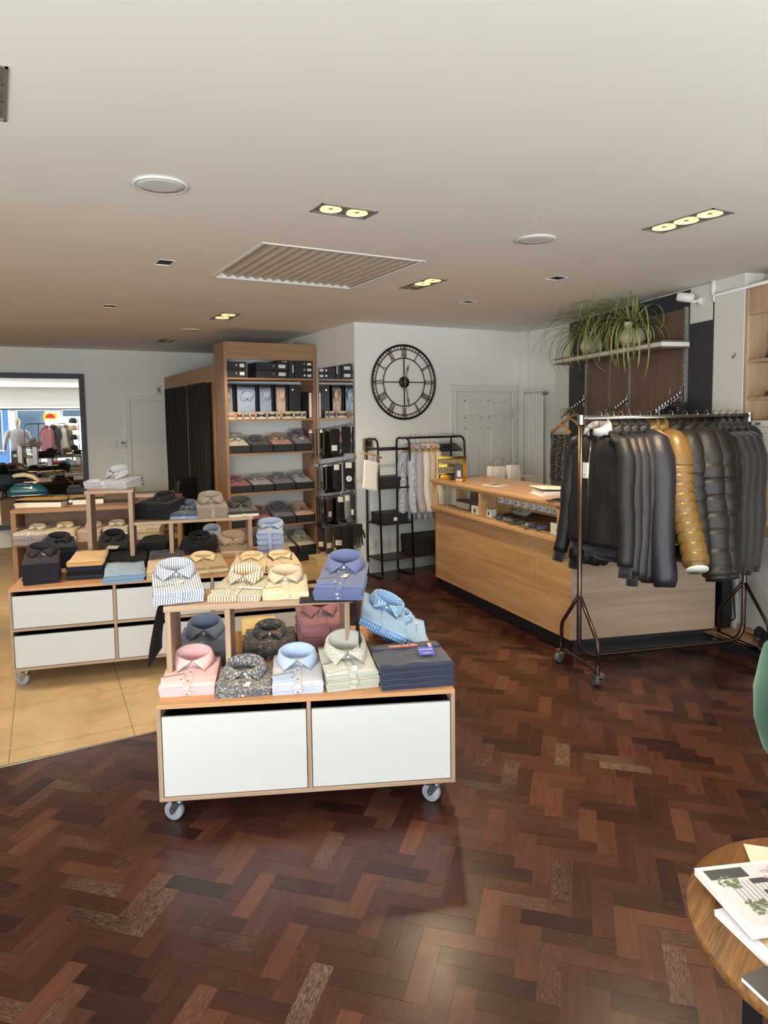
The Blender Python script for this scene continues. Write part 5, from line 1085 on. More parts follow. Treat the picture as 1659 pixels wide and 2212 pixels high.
# ------------------------------------------------------------------ counter
CA, CB = Vector((3.739, 5.655, 0)), Vector((3.458, 3.51, 0)); CAN = atan2(CB.y-CA.y, CB.x-CA.x)
def counter2():
    L = (CB-CA).length; o = thing('shop_counter', 'oak shop counter with a glass display case under its top', 'shop counter', (CB.x, CB.y, 0), CAN+pi)
    # local x runs from the near corner CB to the far corner CA, local -y is into the counter
    def bx(n, m, x0, x1, y0, y1, z0, z1, b=.0015, par=None): return MB().box(x0, -y1, z0, x1, -y0, z1, b).build(n, m, par or o)
    D = .62; sx = .45
    bx('plinth', plain('black_kickboard', (34, 33, 34), .5), .05, L-.03, .05, D, 0, .122)
    bx('front_panel', OAK, 0, sx-.0028, 0, .02, .12, .765); bx('front_panel', OAK, sx+.0028, L, 0, .02, .12, .765)
    bx('bottom_edge', OAK, 0, L, -.004, .0, .12, .132, .001)
    bx('end_panel', OAKZ, L-.02, L, .0, D, .12, .765); bx('carcass', plain('inner_oak', (186, 150, 104), .6), .0, L-.02, .02, D, .70, .765)
    bx('back_panel', plain('inner_oak', (186, 150, 104), .6), 0, L, D-.02, D, .12, .76)
    for k, (z0, z1, p) in enumerate(((.765, .785, .018), (.785, .80, .03), (.80, .832, .045))): bx('ledge_moulding', OAK, -.0, L+.01, -p, D, z0, z1, .004)
    y0 = -.03
    bx('case_end', OAKZ, -.0, .13, y0, D, .832, 1.062); bx('case_post', OAKZ, L-.022, L+.004, y0, y0+.03, .832, 1.062); bx('case_post', OAKZ, L-.022, L+.004, D-.03, D, .832, 1.062)
    md = L-(CA-Vector((3.619, 4.739, 0))).length; bx('case_divider', OAKZ, md-.012, md+.012, y0, D, .832, 1.062)
    bx('top_rail', OAK, 0, L, y0, y0+.025, 1.045, 1.064); bx('top', OAK, -.005, L+.012, y0-.012, D+.01, 1.064, 1.092, .004)
    bx('case_floor', plain('inner_oak', (186, 150, 104), .6), .13, L-.02, y0, D, .832, .838)
    bx('case_shelf', OAK, .13, md-.012, .12, .36, .945, .955)
    bx('glass_front', GLASS, .13, md-.012, y0+.008, y0+.012, .838, 1.045); bx('glass_front', GLASS, md+.012, L-.022, y0+.008, y0+.012, .838, 1.045)
    bx('case_back', plain('inner_oak', (186, 150, 104), .6), .13, L-.3, D-.02, D-.005, .838, 1.062)
    return o, L, md
ctr, CL, CMD = counter2()
def cl(x, y, z): M = Matrix.Rotation(CAN+pi, 4, 'Z'); q = M @ Vector((x, -y, 0)); return (CB.x+q.x, CB.y+q.y, z)
CR_ = CAN+pi
def ebox():
    o = thing('counter_end_cabinet', 'pale ash panelled counter end facing the clothes rail', 'counter cabinet', (CB.x, CB.y, 0), radians(-17.5)); L = 1.15
    MB().box(0.002, -.0, .12, L, .02, .76, .001).build('panel', ASH, o); MB().box(.03, .03, 0, L, .06, .12).build('plinth', plain('black_kickboard', (34, 33, 34), .5), o)
    MB().box(.16, .024, .74, L, .4, .762, .002).build('top', ASH, o)
ebox()
# things in and on the case
def cufflink_box(label, x):
    o = thing('cufflink_box', label, 'cufflink box', cl(x, .17, .9556), CR_, 'cufflink boxes on the case shelf')
    MB().box(-.032, -.03, 0, .032, .03, .05, .003).build('box', PAPER, o); MB().box(-.006, .0302, .016, .006, .031, .034).build('printed_mark', INK, o)
    for s_ in (-.012, .012): MB().lathe([(.002, .05), (.005, .05), (.004, .058), (.008, .06), (.008, .064), (.002, .066)], 10, T(s_, 0, 0)).build('cufflink', CHROME, o)
xs_ = [CMD-.06, CMD-.18, CMD-.315, CMD-.425, CMD-.54, CMD-.655, CMD-.755, CMD-.84]
for i, x in enumerate(xs_): cufflink_box(f'white cufflink box, {["first at the far end", "second", "third", "fourth", "fifth", "sixth", "seventh", "last and nearest"][i]} along the glass case shelf', x)
def mini(name, label, cat, x, y, w_, d, h, mat, z=.8385, rz=0, extra=None):
    o = thing(name, label, cat, cl(x, y, z), CR_+rz); MB().box(-w_/2, -d/2, 0, w_/2, d/2, h, min(.003, h*.2)).build('body', mat, o)
    if extra: extra(o, w_, d, h)
    return o
mini('gift_box', 'small white box with a black mark, in the case floor corner', 'box', CMD-.06, .06, .07, .06, .07, PAPER, extra=lambda o, w_, d, h: MB().box(-.012, d/2, .02, .012, d/2+.001, .05).build('printed_mark', INK, o))
mini('gift_box', 'white carton at the near end of the case floor', 'box', .20, .05, .13, .08, .085, PAPER, extra=lambda o, w_, d, h: MB().box(-.05, d/2, .03, -.01, d/2+.001, .05).build('printed_mark', INK, o))
mini('gift_box', 'white printed box at the far left compartment, before the bags', 'box', CMD+.13, .05, .16, .08, .075, PAPER, extra=lambda o, w_, d, h: MB().box(.0, d/2, .015, .03, d/2+.001, .05).build('printed_mark', INK, o))
mini('belt_box', 'pale round ended box with a black lid in the left compartment', 'box', CMD+.55, .16, .22, .12, .055, CARD, extra=lambda o, w_, d, h: MB().box(-w_/2-.002, -d/2-.002, h, w_/2+.002, d/2+.002, h+.018, .004).build('lid', BLACK, o))
for i, (x, nm, y) in enumerate(((CMD+.36, 'black gift bag with a grey front in the glass case', .14), (CMD+.27, 'second black gift bag behind the grey fronted one', .22))):
    o = thing('gift_bag', nm, 'gift bag', cl(x, y, .8386), CR_); MB().loft([[(-.06, -.03, 0), (.06, -.03, 0), (.06, .03, 0), (-.06, .03, 0)], [(-.055, -.02, .19), (.055, -.02, .19), (.055, .02, .19), (-.055, .02, .19)]], True, False).build('bag', BLACKM, o); MB().box(-.03, .021, .10, .02, .0225, .15).build('label', plain('grey_card', (120, 120, 120), .6), o)
    MB().tube([(-.03, .02, .185), (-.03, .02, .2), (.03, .02, .2), (.03, .02, .185)], .002, 5).build('handle', BLACK, o)
for i in range(3): mini('catalogue', f'{("first", "second", "third")[i]} upright catalogue spine at the far end of the case', 'catalogue', CL-.1-.06*i, .18, .03, .1, .17, [CARD, PAPER, OAKZ][i])
o = mini('tray', 'dark tray with a clear bagged shirt in the case', 'tray', CMD-.25, .26, .3, .22, .03, BLACKM); s_ = thing('bagged_shirt', 'clear bagged shirt propped in the dark case tray', 'bagged shirt', cl(CMD-.25, .22, .872), CR_+pi, None, (radians(24), 0, CR_+pi)); shirt_parts(s_, F['greystripe'], .2, .2, .02, 9, hb=.02, cuff=False, buttons=0); bag(s_, .2, .2, .03)
TIE = [(66, 64, 92), (150, 150, 160), (120, 110, 130), (30, 34, 70), (40, 70, 44), (170, 168, 176), (52, 48, 60), (96, 96, 120)]
for i in range(8):
    o = thing('rolled_tie', f'{["slate", "silver", "mauve grey", "indigo", "green", "pale grey", "charcoal", "steel blue"][i]} rolled necktie lying on the glass case floor', 'necktie', cl(CMD-.2-.082*i, .06+.02*(i % 2), .8388), CR_+.3*i, 'neckties in the case'); mt = fab(f'tie_silk_{i}', TIE[i], rough=.45)
    MB().lathe([(.002, .0), (.036, .0), (.04, .008), (.04, .024), (.03, .03), (.012, .027), (.002, .028)], 18).build('roll', mt, o); MB().add([(.02, -.03, .004), (.09, -.012, .004), (.11, 0, .004), (.09, .012, .004), (.02, .0, .004), (.02, -.03, .008), (.09, -.012, .008), (.11, 0, .008), (.09, .012, .008), (.02, 0, .008)], [(4, 3, 2, 1, 0), (5, 6, 7, 8, 9), (0, 1, 6, 5), (1, 2, 7, 6), (2, 3, 8, 7), (3, 4, 9, 8)]).build('blade', mt, o)
def brand_sign():
    q = cl(CL-.17, .10, 1.0925); o = thing('brand_plaque', 'brass name plaque standing at the far end of the counter top', 'plaque', q, radians(-24)); w_, h = .245, .19
    MB().box(-w_/2, .03, .0, w_/2+.03, .036, h+.035, .001).build('back_plate', BRASS, o); MB().box(-w_/2, -.01, 0, w_/2, .03, .012, .001).build('foot', BRASS, o)
    MB().box(-w_/2-.012, -.008, .062, w_/2-.012, -.003, h+.01, .001).build('front_plate', plain('bronze_plate', (118, 104, 80), .45, .35), o)
    text('lettering', "Sant'Andrea", .050, BRASS, o, (-.01, -.0092, .142), (radians(90), 0, 0), .3, .0008, .0012); text('lettering', 'MILANO', .02, INK, o, (-.012, -.0092, .098), (radians(90), 0, 0), sx=1.3)
    MB().box(-w_/2+.01, -.012, .012, -.02, -.004, .05, .001).build('lower_plate', BRASS, o); MB().box(-.02, -.03, .0, .095, -.012, .055, .002).build('card_holder', BLACK, o)
    p = thing('menu_stand', 'small black stand with a white printed card beside the brass plaque', 'card stand', cl(CL-.37, .07, 1.0925), radians(-30)); MB().box(-.03, -.02, 0, .035, .02, .03, .002).build('base', HB, p); MB().box(-.04, -.004, .03, .042, .004, .16, .002).build('panel', BLACK, p); MB().box(-.016, -.0052, .045, .02, -.0038, .105).build('printed_card', plain('pale_grey_card', (190, 188, 184), .6), p)
brand_sign()
def leaflet():
    q = P(1065, 1049, 1.0925); o = thing('leaflet', 'white leaflet with a purple edge lying on the counter top', 'leaflet', (q.x+.03, q.y, 1.0925), CR_+.3)
    MB().box(-.1, -.07, 0, .1, .07, .004).build('pages', PAPER, o); MB().box(-.1, -.07, .0042, .05, .07, .006).build('cover', plain('white_purple_cover', (206, 196, 206), .5), o); MB().box(-.02, -.05, .0062, .045, .06, .0068).build('photo_print', plain('dark_photo_print', (70, 54, 58), .4), o)
    q = P(1180, 1068, 1.0925); o = thing('box_file', 'white lever arch file lying open at the near counter end', 'file', (q.x+.06, q.y-.02, 1.0925), CR_+radians(75)); MB().box(-.15, -.14, 0, .15, .14, .004).build('back_cover', PAPER, o); MB().box(-.15, -.14, .0, -.146, .14, .05).build('spine', PAPER, o); MB().box(-.14, -.13, .005, .13, .13, .035).build('pages', PAPER, o); MB().box(-.148, -.14, -.002, .15, .14, .002, 0, T(0, 0, .05)@RY(radians(-3))).build('front_cover', PAPER, o); MB().box(-.1505, -.06, .012, -.15, -.03, .036).build('printed_mark', INK, o)
    q = P(1195, 1082, 1.0925); o = thing('clipboard', 'black clipboard under the near end of the white file', 'clipboard', (q.x+.06, q.y-.05, 1.0925), CR_+.2); MB().box(-.1, -.09, 0, .1, .09, .005, .002).build('board', BLACK, o); MB().box(.07, -.03, .005, .095, .03, .012, .002).build('clip', CHROME, o)
leaflet()
# paper carriers behind the counter
def carrier(label, px0, px1, pyt, y_, z0, rz=0, h=.24):
    a, b = V(px0, pyt, (0, y_), 0), V(px1, pyt, (0, y_), 0); w_ = (b-a).length; h = a.z-z0; o = thing('paper_carrier_bag', label, 'paper bag', ((a.x+b.x)/2, y_, z0), rz, 'white carrier bags'); d = .06; m = plain('white_kraft', (226, 220, 214), .75, var=.03)
    mb = MB(); mb.loft([[(-w_/2, -d, 0), (0, -d*1.02, 0), (w_/2, -d, 0), (w_/2, 0, 0), (w_/2, d, 0), (-w_/2, d, 0), (-w_/2, 0, 0)], [(-w_/2, -d, h*.5), (0, -d, h*.5), (w_/2, -d, h*.5), (w_/2-.015, 0, h*.5), (w_/2, d, h*.5), (-w_/2, d, h*.5), (-w_/2+.015, 0, h*.5)], [(-w_/2, -d*.7, h), (0, -d*.8, h), (w_/2, -d*.7, h), (w_/2-.03, 0, h), (w_/2, d*.7, h), (-w_/2, d*.7, h), (-w_/2+.03, 0, h)]], True, False); mb.build('bag', m, o)
    MB().tube([(-.04, -d*.7, h-.01), (-.03, -d*.7, h+.05), (0, -d*.6, h+.065), (.03, -d*.7, h+.05), (.04, -d*.7, h-.01)], .0022, 6).build('handle', m, o)
o = thing('back_counter', 'low pale unit behind the counter holding carrier bags', 'cabinet', (4.95, 5.65, 0), 0); MB().box(-.45, -.2, 0, .4, .3, .86, .003).build('carcass', WALL, o); MB().box(-.47, -.22, .86, .42, .32, .885, .003).build('top', OAK, o)
carrier('leftmost white paper carrier bag behind the counter', 1058, 1084, 1008, 5.66, .886); carrier('middle white paper carrier bag behind the counter', 1083, 1102, 1009, 5.75, .886); carrier('white paper carrier bag with open top, right of the middle one', 1100, 1117, 1005, 5.62, .886); carrier('pale flat carrier bag lying low at the right behind the counter', 1122, 1150, 1028, 5.75, .886)
# radiator
def radiator():
    o = thing('radiator', 'tall white column radiator beside the back door', 'radiator', (5.565, 6.28, .25), radians(86)); 
    for k in range(7): MB().box(-.17+.049*k-.02, 0, 0, -.17+.049*k+.02, .03, 1.75, .008).build('column', WHITE, o)
    mb = MB(); mb.box(-.19, .012, .02, .145, .03, .05); mb.box(-.19, .012, 1.70, .145, .03, 1.73); mb.build('manifold', WHITE, o); MB().cyl((-.2, .015, 1.70), (-.25, .015, 1.70), .02).build('valve', STEEL, o)
radiator()
# ------------------------------------------------------------------ slotted wall display with plants
def wall_display():
    o = thing('wall_display', 'walnut wall panel with slotted metal uprights on the charcoal wall', 'wall panel', (0, 0, 0))
    for s0, s1 in ((.42, 1.205), (1.22, 1.99)): rbox(MB(), s0, s1, .007, .03, .75, 2.55, .001).build('board', PANEL, o)
    for s_, z1 in ((.412, 2.24), (1.212, 2.24), (1.998, 2.56)):
        mb = MB(); rbox(mb, s_-.012, s_+.012, .007, .038, .7, z1)
        ob = mb.build('upright', plain('satin_aluminium', (176, 174, 168), .4, .7), o); mb = MB()
        for k in range(int((z1-.75)/.05)): rbox(mb, s_-.003, s_+.003, .0375, .0385, .75+k*.05, .75+k*.05+.028)
        mb.build('slots', INK, ob)
wall_display()
PS = .30; qL = V(1196, 780, RWF(0, PS, 0), ANG); sL = max(.0, (Vector((qL.x-5.5, qL.y-5.63)).dot(Vector((-.2873, -.9578))))); ZP = 2.285
def plant_shelf():
    o = thing('wall_shelf', 'walnut shelf with a white front band, holding two spider plants', 'shelf', (0, 0, 0)); s1 = 2.075
    rbox(MB(), sL, s1, .04, PS, ZP-.013, ZP, .001).build('top', PANEL, o); rbox(MB(), sL, s1, .04, PS, ZP-.06, ZP-.046, .001).build('underside', PANEL, o)
    rbox(MB(), sL+.001, s1-.001, .045, PS-.002, ZP-.046, ZP-.013).build('band', WHITE, o)
plant_shelf()
def spider(label, px, py, h, seed, baby, n=44):
    q = V(px, py, RWF(0, .17, 0), ANG); o = thing('spider_plant', label, 'potted plant', (q.x, q.y, ZP+.001), radians(ANG), 'spider plants on the wall shelf'); r_ = random.Random(seed)
    CER = plain('glazed_cream_ceramic', (222, 214, 184), .16, var=.03)
    MB().lathe([(.05, 0), (.09, .02), (.115, .07), (.105, .12), (.08, .15), (.085, .16), (.075, .16), (.07, .14), (.01, .13)], 24).build('pot', CER, o)
    g = MB(); g.lathe([(.004, -.06), (.05, -.05), (.07, .0), (.055, .045), (.03, .07), (.035, .085), (.038, .115), (.028, .14), (.004, .145)], 20, T(.09, -.10, .08)); hd = g.build('figure', CER, o); hd['label'] = 'cream ceramic bird shaped front of the pot'
    MB().lathe([(.030, .125), (.036, .128), (.03, .145), (.004, .152)], 16, T(.09, -.10, .08)).build('cap', INK, hd); MB().lathe([(.002, 0), (.012, .004), (.002, .006)], 12, T(.06, -.166, .10)@RX(radians(80))@Matrix.Scale(1.7, 4, (0, 1, 0))).build('eye_hole', INK, hd)
    t = NT('spider_plant_leaf'); 
    LEAF = MATS.get('leaf')
    if not LEAF:
        sx = t.n('SeparateXYZ', [t.n('TexCoord').outputs['Object']]).outputs[0]; t.set(Base_Color=t.ramp(t.noise(t.obj(), 7, 2), (.3, srgb(98, 108, 58)), (.5, srgb(140, 146, 86)), (.7, srgb(188, 186, 128))), Roughness=.5); MATS['leaf'] = LEAF = t.m
    mb = MB()
    def leaf(o0, az, L, up, droop, w_=.011):
        L_, R_ = [], []; n_ = 12; d = Vector((cos(az), sin(az), 0)); sd = Vector((-sin(az), cos(az), 0)); p = Vector(o0); ang = up
        for i in range(n_+1):
            f = i/n_; ww = w_*(sin(pi*(.12+.86*f))**.7); L_.append(p+sd*ww); R_.append(p-sd*ww); p = p+(d*cos(ang)+Vector((0, 0, sin(ang))))*(L/n_); ang -= droop/n_*(.6+.8*f)
        m_ = [(a+b)/2-Vector((0, 0, .003)) for a, b in zip(L_, R_)]
        vs = L_+m_+R_; k = n_+1; mb.add(vs, [(i, i+1, k+i+1, k+i) for i in range(n_)]+[(k+i, k+i+1, 2*k+i+1, 2*k+i) for i in range(n_)], True)
    for i in range(n):
        az = r_.uniform(0, 2*pi) if i % 3 else r_.uniform(pi*1.1, pi*1.9); L = r_.uniform(.34, .88)*h; leaf((r_.uniform(-.03, .03), r_.uniform(-.03, .03), .14), az, L, r_.uniform(.35, 1.4), r_.uniform(2.2, 4.0), r_.uniform(.005, .009))
    fo = mb.build('foliage', LEAF, o); fo['kind'] = 'stuff'
    mb = MB(); x0 = -.06 if baby else .0; pts = [(0, 0, .15), (x0*.5-.03, -.12, .2), (x0-.03, -.19, .02), (x0-.03, -.2, -.3), (x0-.03, -.2, -.55)]; mb.tube(pts, .0016, 5); ru = mb.build('runner', LEAF, o)
    mb = MB()
    for i in range(16): leaf(pts[-1], r_.uniform(0, 2*pi), r_.uniform(.1, .2), r_.uniform(-.2, .9), 2.6, .005)
    pl_ = mb.build('plantlet', LEAF, ru)
spider('spider plant at the left end of the wall shelf with a hanging plantlet', 1279, 752, .95, 4, True, 80); spider('taller spider plant in a cream bird pot, right of the other', 1366, 735, 1.1, 9, False, 110)
def arm(label, s_, z, tip):
    q = V(*tip, RWF(0, .42, 0), ANG); b = RWF(s_, .045, z); o = thing('waterfall_bar', label, 'display arm', b, 0, 'chrome waterfall arms'); D = q-b
    mb = MB(); mb.tube([(0, 0, 0), D], .008, 6); mb.tube([(0, 0, .012), D+Vector((0, 0, .012))], .004, 6); mb.build('bar', CHROME, o); MB().box(-.012, -.012, -.06, .012, .012, .06).build('bracket', CHROME, o)
    mb = MB()
    for k in range(9): p = D*(.1+.88*k/8); mb.cyl(p+Vector((0, 0, .01)), p+Vector((0, 0, .032)), .005, n=8)
    mb.build('stop_pins', CHROME, o); return b, D
a1 = arm('chrome waterfall arm farthest left on the wall panel', .412, 1.845, (1212, 902)); a2 = arm('middle chrome waterfall arm on the wall panel', 1.212, 1.83, (1306, 905)); a3 = arm('nearest chrome waterfall arm on the wall panel, crowded with clips', 1.998, 1.865, (1416, 893))
AW = radians(ANG)
for i, f in enumerate((.97, .62, .35)): p = a1[0]+a1[1]*f; hanger(['wooden hanger at the tip of the left wall arm', 'second wooden hanger on the left wall arm', 'wooden hanger nearest the wall on the left arm'][i], (p.x, p.y, p.z+.012), AW+radians(4*i), .40, HB, 'wooden hangers on the left wall arm', bar=(i == 0))
p = a1[0]+a1[1]*.97
def polka():
    o = thing('hanging_scarf', 'dark polka dot garment hung below the left wall arm', 'hanging garment', (p.x, p.y, p.z), AW)
    mt = fab('polka_dot_cloth', (40, 34, 36), 'speck', (214, 206, 198), s=.021, duty=.22)
    mb = MB(); mb.grid(lambda u, v: (-.19+.38*u+.012*sin(v*9), -.02+.012*sin(u*18+v*3), -.17-.45*v), 24, 14); ob = mb.build('cloth', mt, o); ob.modifiers.new('t', 'SOLIDIFY').thickness = .02
    MB().box(-.19, -.026, -.72, .19, .01, -.625, .006).build('lower_band', fab('dark_olive_band', (66, 60, 46)), o)
polka()
p = a2[0]+a2[1]*.55; hanger('black hanger on the middle wall arm', (p.x, p.y, p.z+.012), AW, .38, BLACK); garment('hanging_shirt', 'dark garment hung on the middle wall arm behind the coats', 'hanging garment', (p.x, p.y, p.z+.012), AW+radians(180), F['charcoal'], .4, .7, .05, .5, .11, .045, seed=44)
p = a2[0]+a2[1]*.9; hanger('pale hanger at the tip of the middle wall arm', (p.x, p.y, p.z+.012), AW+.1, .38, HB); garment('hanging_shirt', 'taupe garment at the tip of the middle wall arm behind the coats', 'hanging garment', (p.x, p.y, p.z+.012), AW+radians(176), F['taupe'], .4, .7, .05, .5, .11, .045, seed=45)
for i in range(5):
    p = a3[0]+a3[1]*(.2+.13*i); o = thing('trousers_hanger', ['black trousers on a clip hanger nearest the wall on the right arm', 'second black trousers out along the right arm', 'third black trousers out along the right arm', 'fourth black trousers out along the right arm', 'black trousers on the outermost clip hanger of the right arm'][i], 'hanging trousers', (p.x, p.y, p.z+.012), AW+radians(3*i), 'trousers on the right wall arm')
    MB().tube([(-.016, 0, -.01), (0, 0, .024), (.018, 0, 0), (0, 0, -.03), (0, 0, -.06)], .0025, 6).build('hook', CHROME, o); mb = MB(); mb.cyl((-.15, 0, -.06), (.15, 0, -.06), .004)
    for x in (-.12, .12): mb.box(x-.015, -.012, -.10, x+.015, .012, -.05, .003)
    mb.build('clips', BLACK, o)
    for x in (-.062, .062): MB().loft([[(x+k*.062*a, b*.014, z_) for a, b in ((-1, -1), (1, -1), (1, 1), (-1, 1))] for k, z_ in ((1.05, -.09), (1, -.3), (.85, -.6), (.8, -.95))], True, False).build('leg', F['blackc'], o)
    if i == 0: MB().box(.02, -.016, -.14, .12, -.0145, -.09).build('size_label', PAPER, o)
p = a3[0]+a3[1]*.52; o = tag(MB().tube([(p.x, p.y, p.z+.02), (p.x+.01, p.y, p.z+.1), (p.x+.03, p.y-.01, p.z+.24)], .0025, 6).build('loose_hook', STEEL), 'thin bent wire hook sticking up from the right wall arm', 'hook')
# camera and pipe, and the hook
def cctv():
    q = RWF(2.15, .012, 2.585); o = thing('security_camera', 'white bullet security camera high on the right wall', 'security camera', q, radians(ANG))
    MB().lathe([(.035, 0), (.035, .012), (.02, .02), (.012, .03)], 20, RX(radians(90))@T(0, 0, 0)).build('mount', WHITE, o); MB().tube([(0, -.02, 0), (0, -.06, -.01), (-.03, -.09, .02)], .012, 8).build('arm', WHITE, o)
    M = T(-.04, -.11, .03)@RZ(radians(-50))@RX(radians(78)); MB().lathe([(.02, -.07), (.036, -.06), (.036, .05), (.033, .055), (.03, .04), (.004, .04)], 24, M).build('body', WHITE, o); MB().lathe([(.003, .0405), (.029, .0405), (.029, .044), (.012, .05), (.003, .052)], 20, M).build('lens', BLACK, o)
cctv()
o = struct(MB().tube([RWF(2.315, .02, 2.55), RWF(2.32, .02, 2.60), RWF(3.2, .02, 2.60)], .012, 8).build('trim_3', WALL)); o2 = struct(MB().tube([RWF(2.31, .02, 2.60), RWF(2.31, .02, CZ)], .02, 8).build('trim_4', WALL))
q = V(1588, 769, RWF(0, .0, 0), ANG); tag(MB().tube([(q.x, q.y, q.z+.02), (q.x-.02, q.y-.01, q.z), (q.x-.03, q.y, q.z-.02), (q.x-.045, q.y-.01, q.z+.0)], .004, 6).build('wall_hook', STEEL), 'small metal hook on the bare wall right of the charcoal band', 'hook')
# ------------------------------------------------------------------ right hand shelving, low cabinets and platform
def right_shelf():
    o = thing('shelving_unit', 'pale oak shelving unit cut off by the right edge', 'shelving unit', (0, 0, 0)); s0, s1, d0, d1 = 2.62, 4.2, -.36, -.005; LO = wood('pale_oak', (176, 144, 114), (208, 178, 148), 'Z', .8, .5, .4)
    for s_ in (s0, s1): rbox(MB(), s_, s_+.03, d0, d1, .86, 2.60, .002).build('side_panel', LO, o)
    rbox(MB(), s0+.03, s1, d1-.03, d1-.002, 2.40, 2.60, .002).build('header', LO, o); rbox(MB(), s0+.03, s1, d0, d0+.012, .86, 2.58).build('back_panel', LO, o)
    for z in (2.085, 1.815, 1.42): rbox(MB(), s0+.03, s1, d0+.012, d1-.004, z-.022, z, .001).build('shelf', LO, o)
right_shelf()
def low_cab():
    o = thing('low_cabinet', 'white low cabinets with dark knobs at the right wall', 'cabinet', (0, 0, 0)); d1 = .0
    rbox(MB(), 2.645, 4.6, -.36, d1-.02, .13, .84).build('carcass', WHITE, o); rbox(MB(), 2.645, 4.6, -.36, d1+.008, .84, .86, .002).build('top', OAK, o); rbox(MB(), 2.615, 4.6, d1-.02, d1-.005, .101, .135).build('trim_strip', OAK, o)
    for k in range(4):
        s0 = 2.65+.45*k; dr = rbox(MB(), s0, s0+.443, d1-.02, d1, .14, .835, .002).build('door', plain('off_white_door', (206, 202, 196), .4), o); q = RWF(s0+.05 if k % 2 else s0+.39, d1, .70); MB().lathe([(.006, 0), (.006, .012), (.015, .02), (.013, .028), (.002, .03)], 16, Matrix.Translation(q)@RZ(radians(ANG))@RX(pi/2)).build('knob', plain('dark_knob', (70, 62, 58), .35, .6), dr)
low_cab()
def platform():
    a, b = P(1502.6, 1355, .1), P(1659, 1409, .1); dr = (b-a).xy.normalized(); c = a.xy+dr*2.5; o = thing('shoe_platform', 'low oak platform for shoes at the foot of the right wall', 'platform', (0, 0, 0))
    A_ = (a.x, a.y); poly = [A_, (c.x, c.y), (RW(c.y)-.012, c.y), (RW(a.y)-.012, a.y)]; MB().prism(poly[::-1], .085, .1).build('top', OAK, o); k = .03
    MB().prism([(poly[3][0], poly[3][1]-.01), (poly[2][0], poly[2][1]), (poly[1][0]+k, poly[1][1]), (poly[0][0]+k, poly[0][1]-.01)], 0, .085).build('plinth', plain('black_kickboard', (34, 33, 34), .5), o)
platform()
def shoe(label, px, py, rz):
    q = P(px, py, .1); o = thing('shoe', label, 'shoe', (q.x, q.y, .101), rz, 'dark shoes on the platform'); m = plain('black_suede', (30, 28, 28), .8)
    def foot(z, s_, o_=0): return [(.145*cos(a)*s_+(.0)+o_, .05*sin(a)*s_*(1+.18*cos(a)), z) for a in [2*pi*j/20 for j in range(20)]]
    MB().loft([foot(0, 1.0), foot(.03, 1.02)], True, True).build('sole', plain('brown_grey_sole', (88, 78, 70), .7), o)
    MB().loft([foot(.03, .97), foot(.055, .95), foot(.08, .66, -.04), foot(.105, .45, -.07), foot(.103, .38, -.07), foot(.07, .36, -.07)], True, True).build('upper', m, o)
    mb = MB()
    for k in range(4): mb.tube([(.0+.022*k, -.022, .088-.011*k), (.005+.022*k, 0, .096-.012*k), (.0+.022*k, .022, .088-.011*k)], .003, 5)
    mb.tube([(-.01, .0, .095), (-.03, .02, .125), (-.02, .03, .10)], .002, 5); mb.build('laces', INK, o)
shoe('black laced shoe at the back of the pair on the oak platform', 1648, 1376, radians(200)); shoe('black laced shoe in front of its pair on the oak platform', 1662, 1398, radians(196))
def bookend(label, s_, z, w_, h, d, mat, name='shoe_display', cat='display box', b=.004, d0=.06, group=None):
    o = thing(name, label, cat, RWF(s_, d0-.36+d/2, z+.001), radians(ANG), group); MB().box(-w_/2, -d/2, 0, w_/2, d/2, h, b).build('body', mat, o); return o
for i in range(5):
    o = bookend(f'{["lowest", "second", "third", "fourth", "topmost"][i]} of five white shirt boxes on the right hand shelf', 2.93, 1.42+.046*i, .5, .044, .18, PAPER, 'shirt_carton', 'box', .002, .16, 'white shirt boxes')
    for x in (-.2, .12): MB().box(x, -.0912, .012, x+.05, -.0902, .03).build('printed_mark', plain('grey_blue_print', (110, 112, 128), .6), o)
def photo():
    q = RWF(2.79, -.12, 2.086); o = thing('photo_stand', 'dark angled display card on the upper right shelf', 'display card', q, radians(ANG)); MB().prism([(-.10, 0), (.2, 0), (.2, .32), (.06, .32)], -.004, .004, RX(radians(82))).build('card', plain('dark_slate_card', (58, 58, 66), .5), o); MB().box(.02, -.03, 0, .06, .0, .03).build('price_card', PAPER, o)
photo()
q = RWF(2.80, -.08, 1.815); tag(MB().tube([(q.x+.08*cos(k/3), q.y-.06+.05*k/9, q.z+.012+.035*sin(k*pi/9)) for k in range(10)], .01, 8).build('belt_loop', plain('black_leather', (30, 27, 27), .42)), 'black leather strap arched on the middle right shelf', 'belt')
# umbrella like bag leaning behind the clothes rail
def case():
    q = P(1556, 1352, .1); o = thing('garment_bag', 'slim black garment bag leaning behind the rail end', 'garment bag', (q.x, q.y, .101), radians(ANG)); mb = MB(); mb.loft([[(a*w_, b*.04-f*.06, z) for a, b in ((-1, -1), (1, -1), (1, 1), (-1, 1))] for w_, z, f in ((.055, 0, 0), (.075, .1, .1), (.09, .5, .5), (.1, .75, .8))], True, False); mb.build('bag', plain('black_nylon', (28, 27, 31), .45), o)
    MB().tube([(.06, .0, .55), (.10, .02, .3), (.09, .05, .08), (.06, .04, .05)], .005, 6).build('strap', BLACK, o)
case()
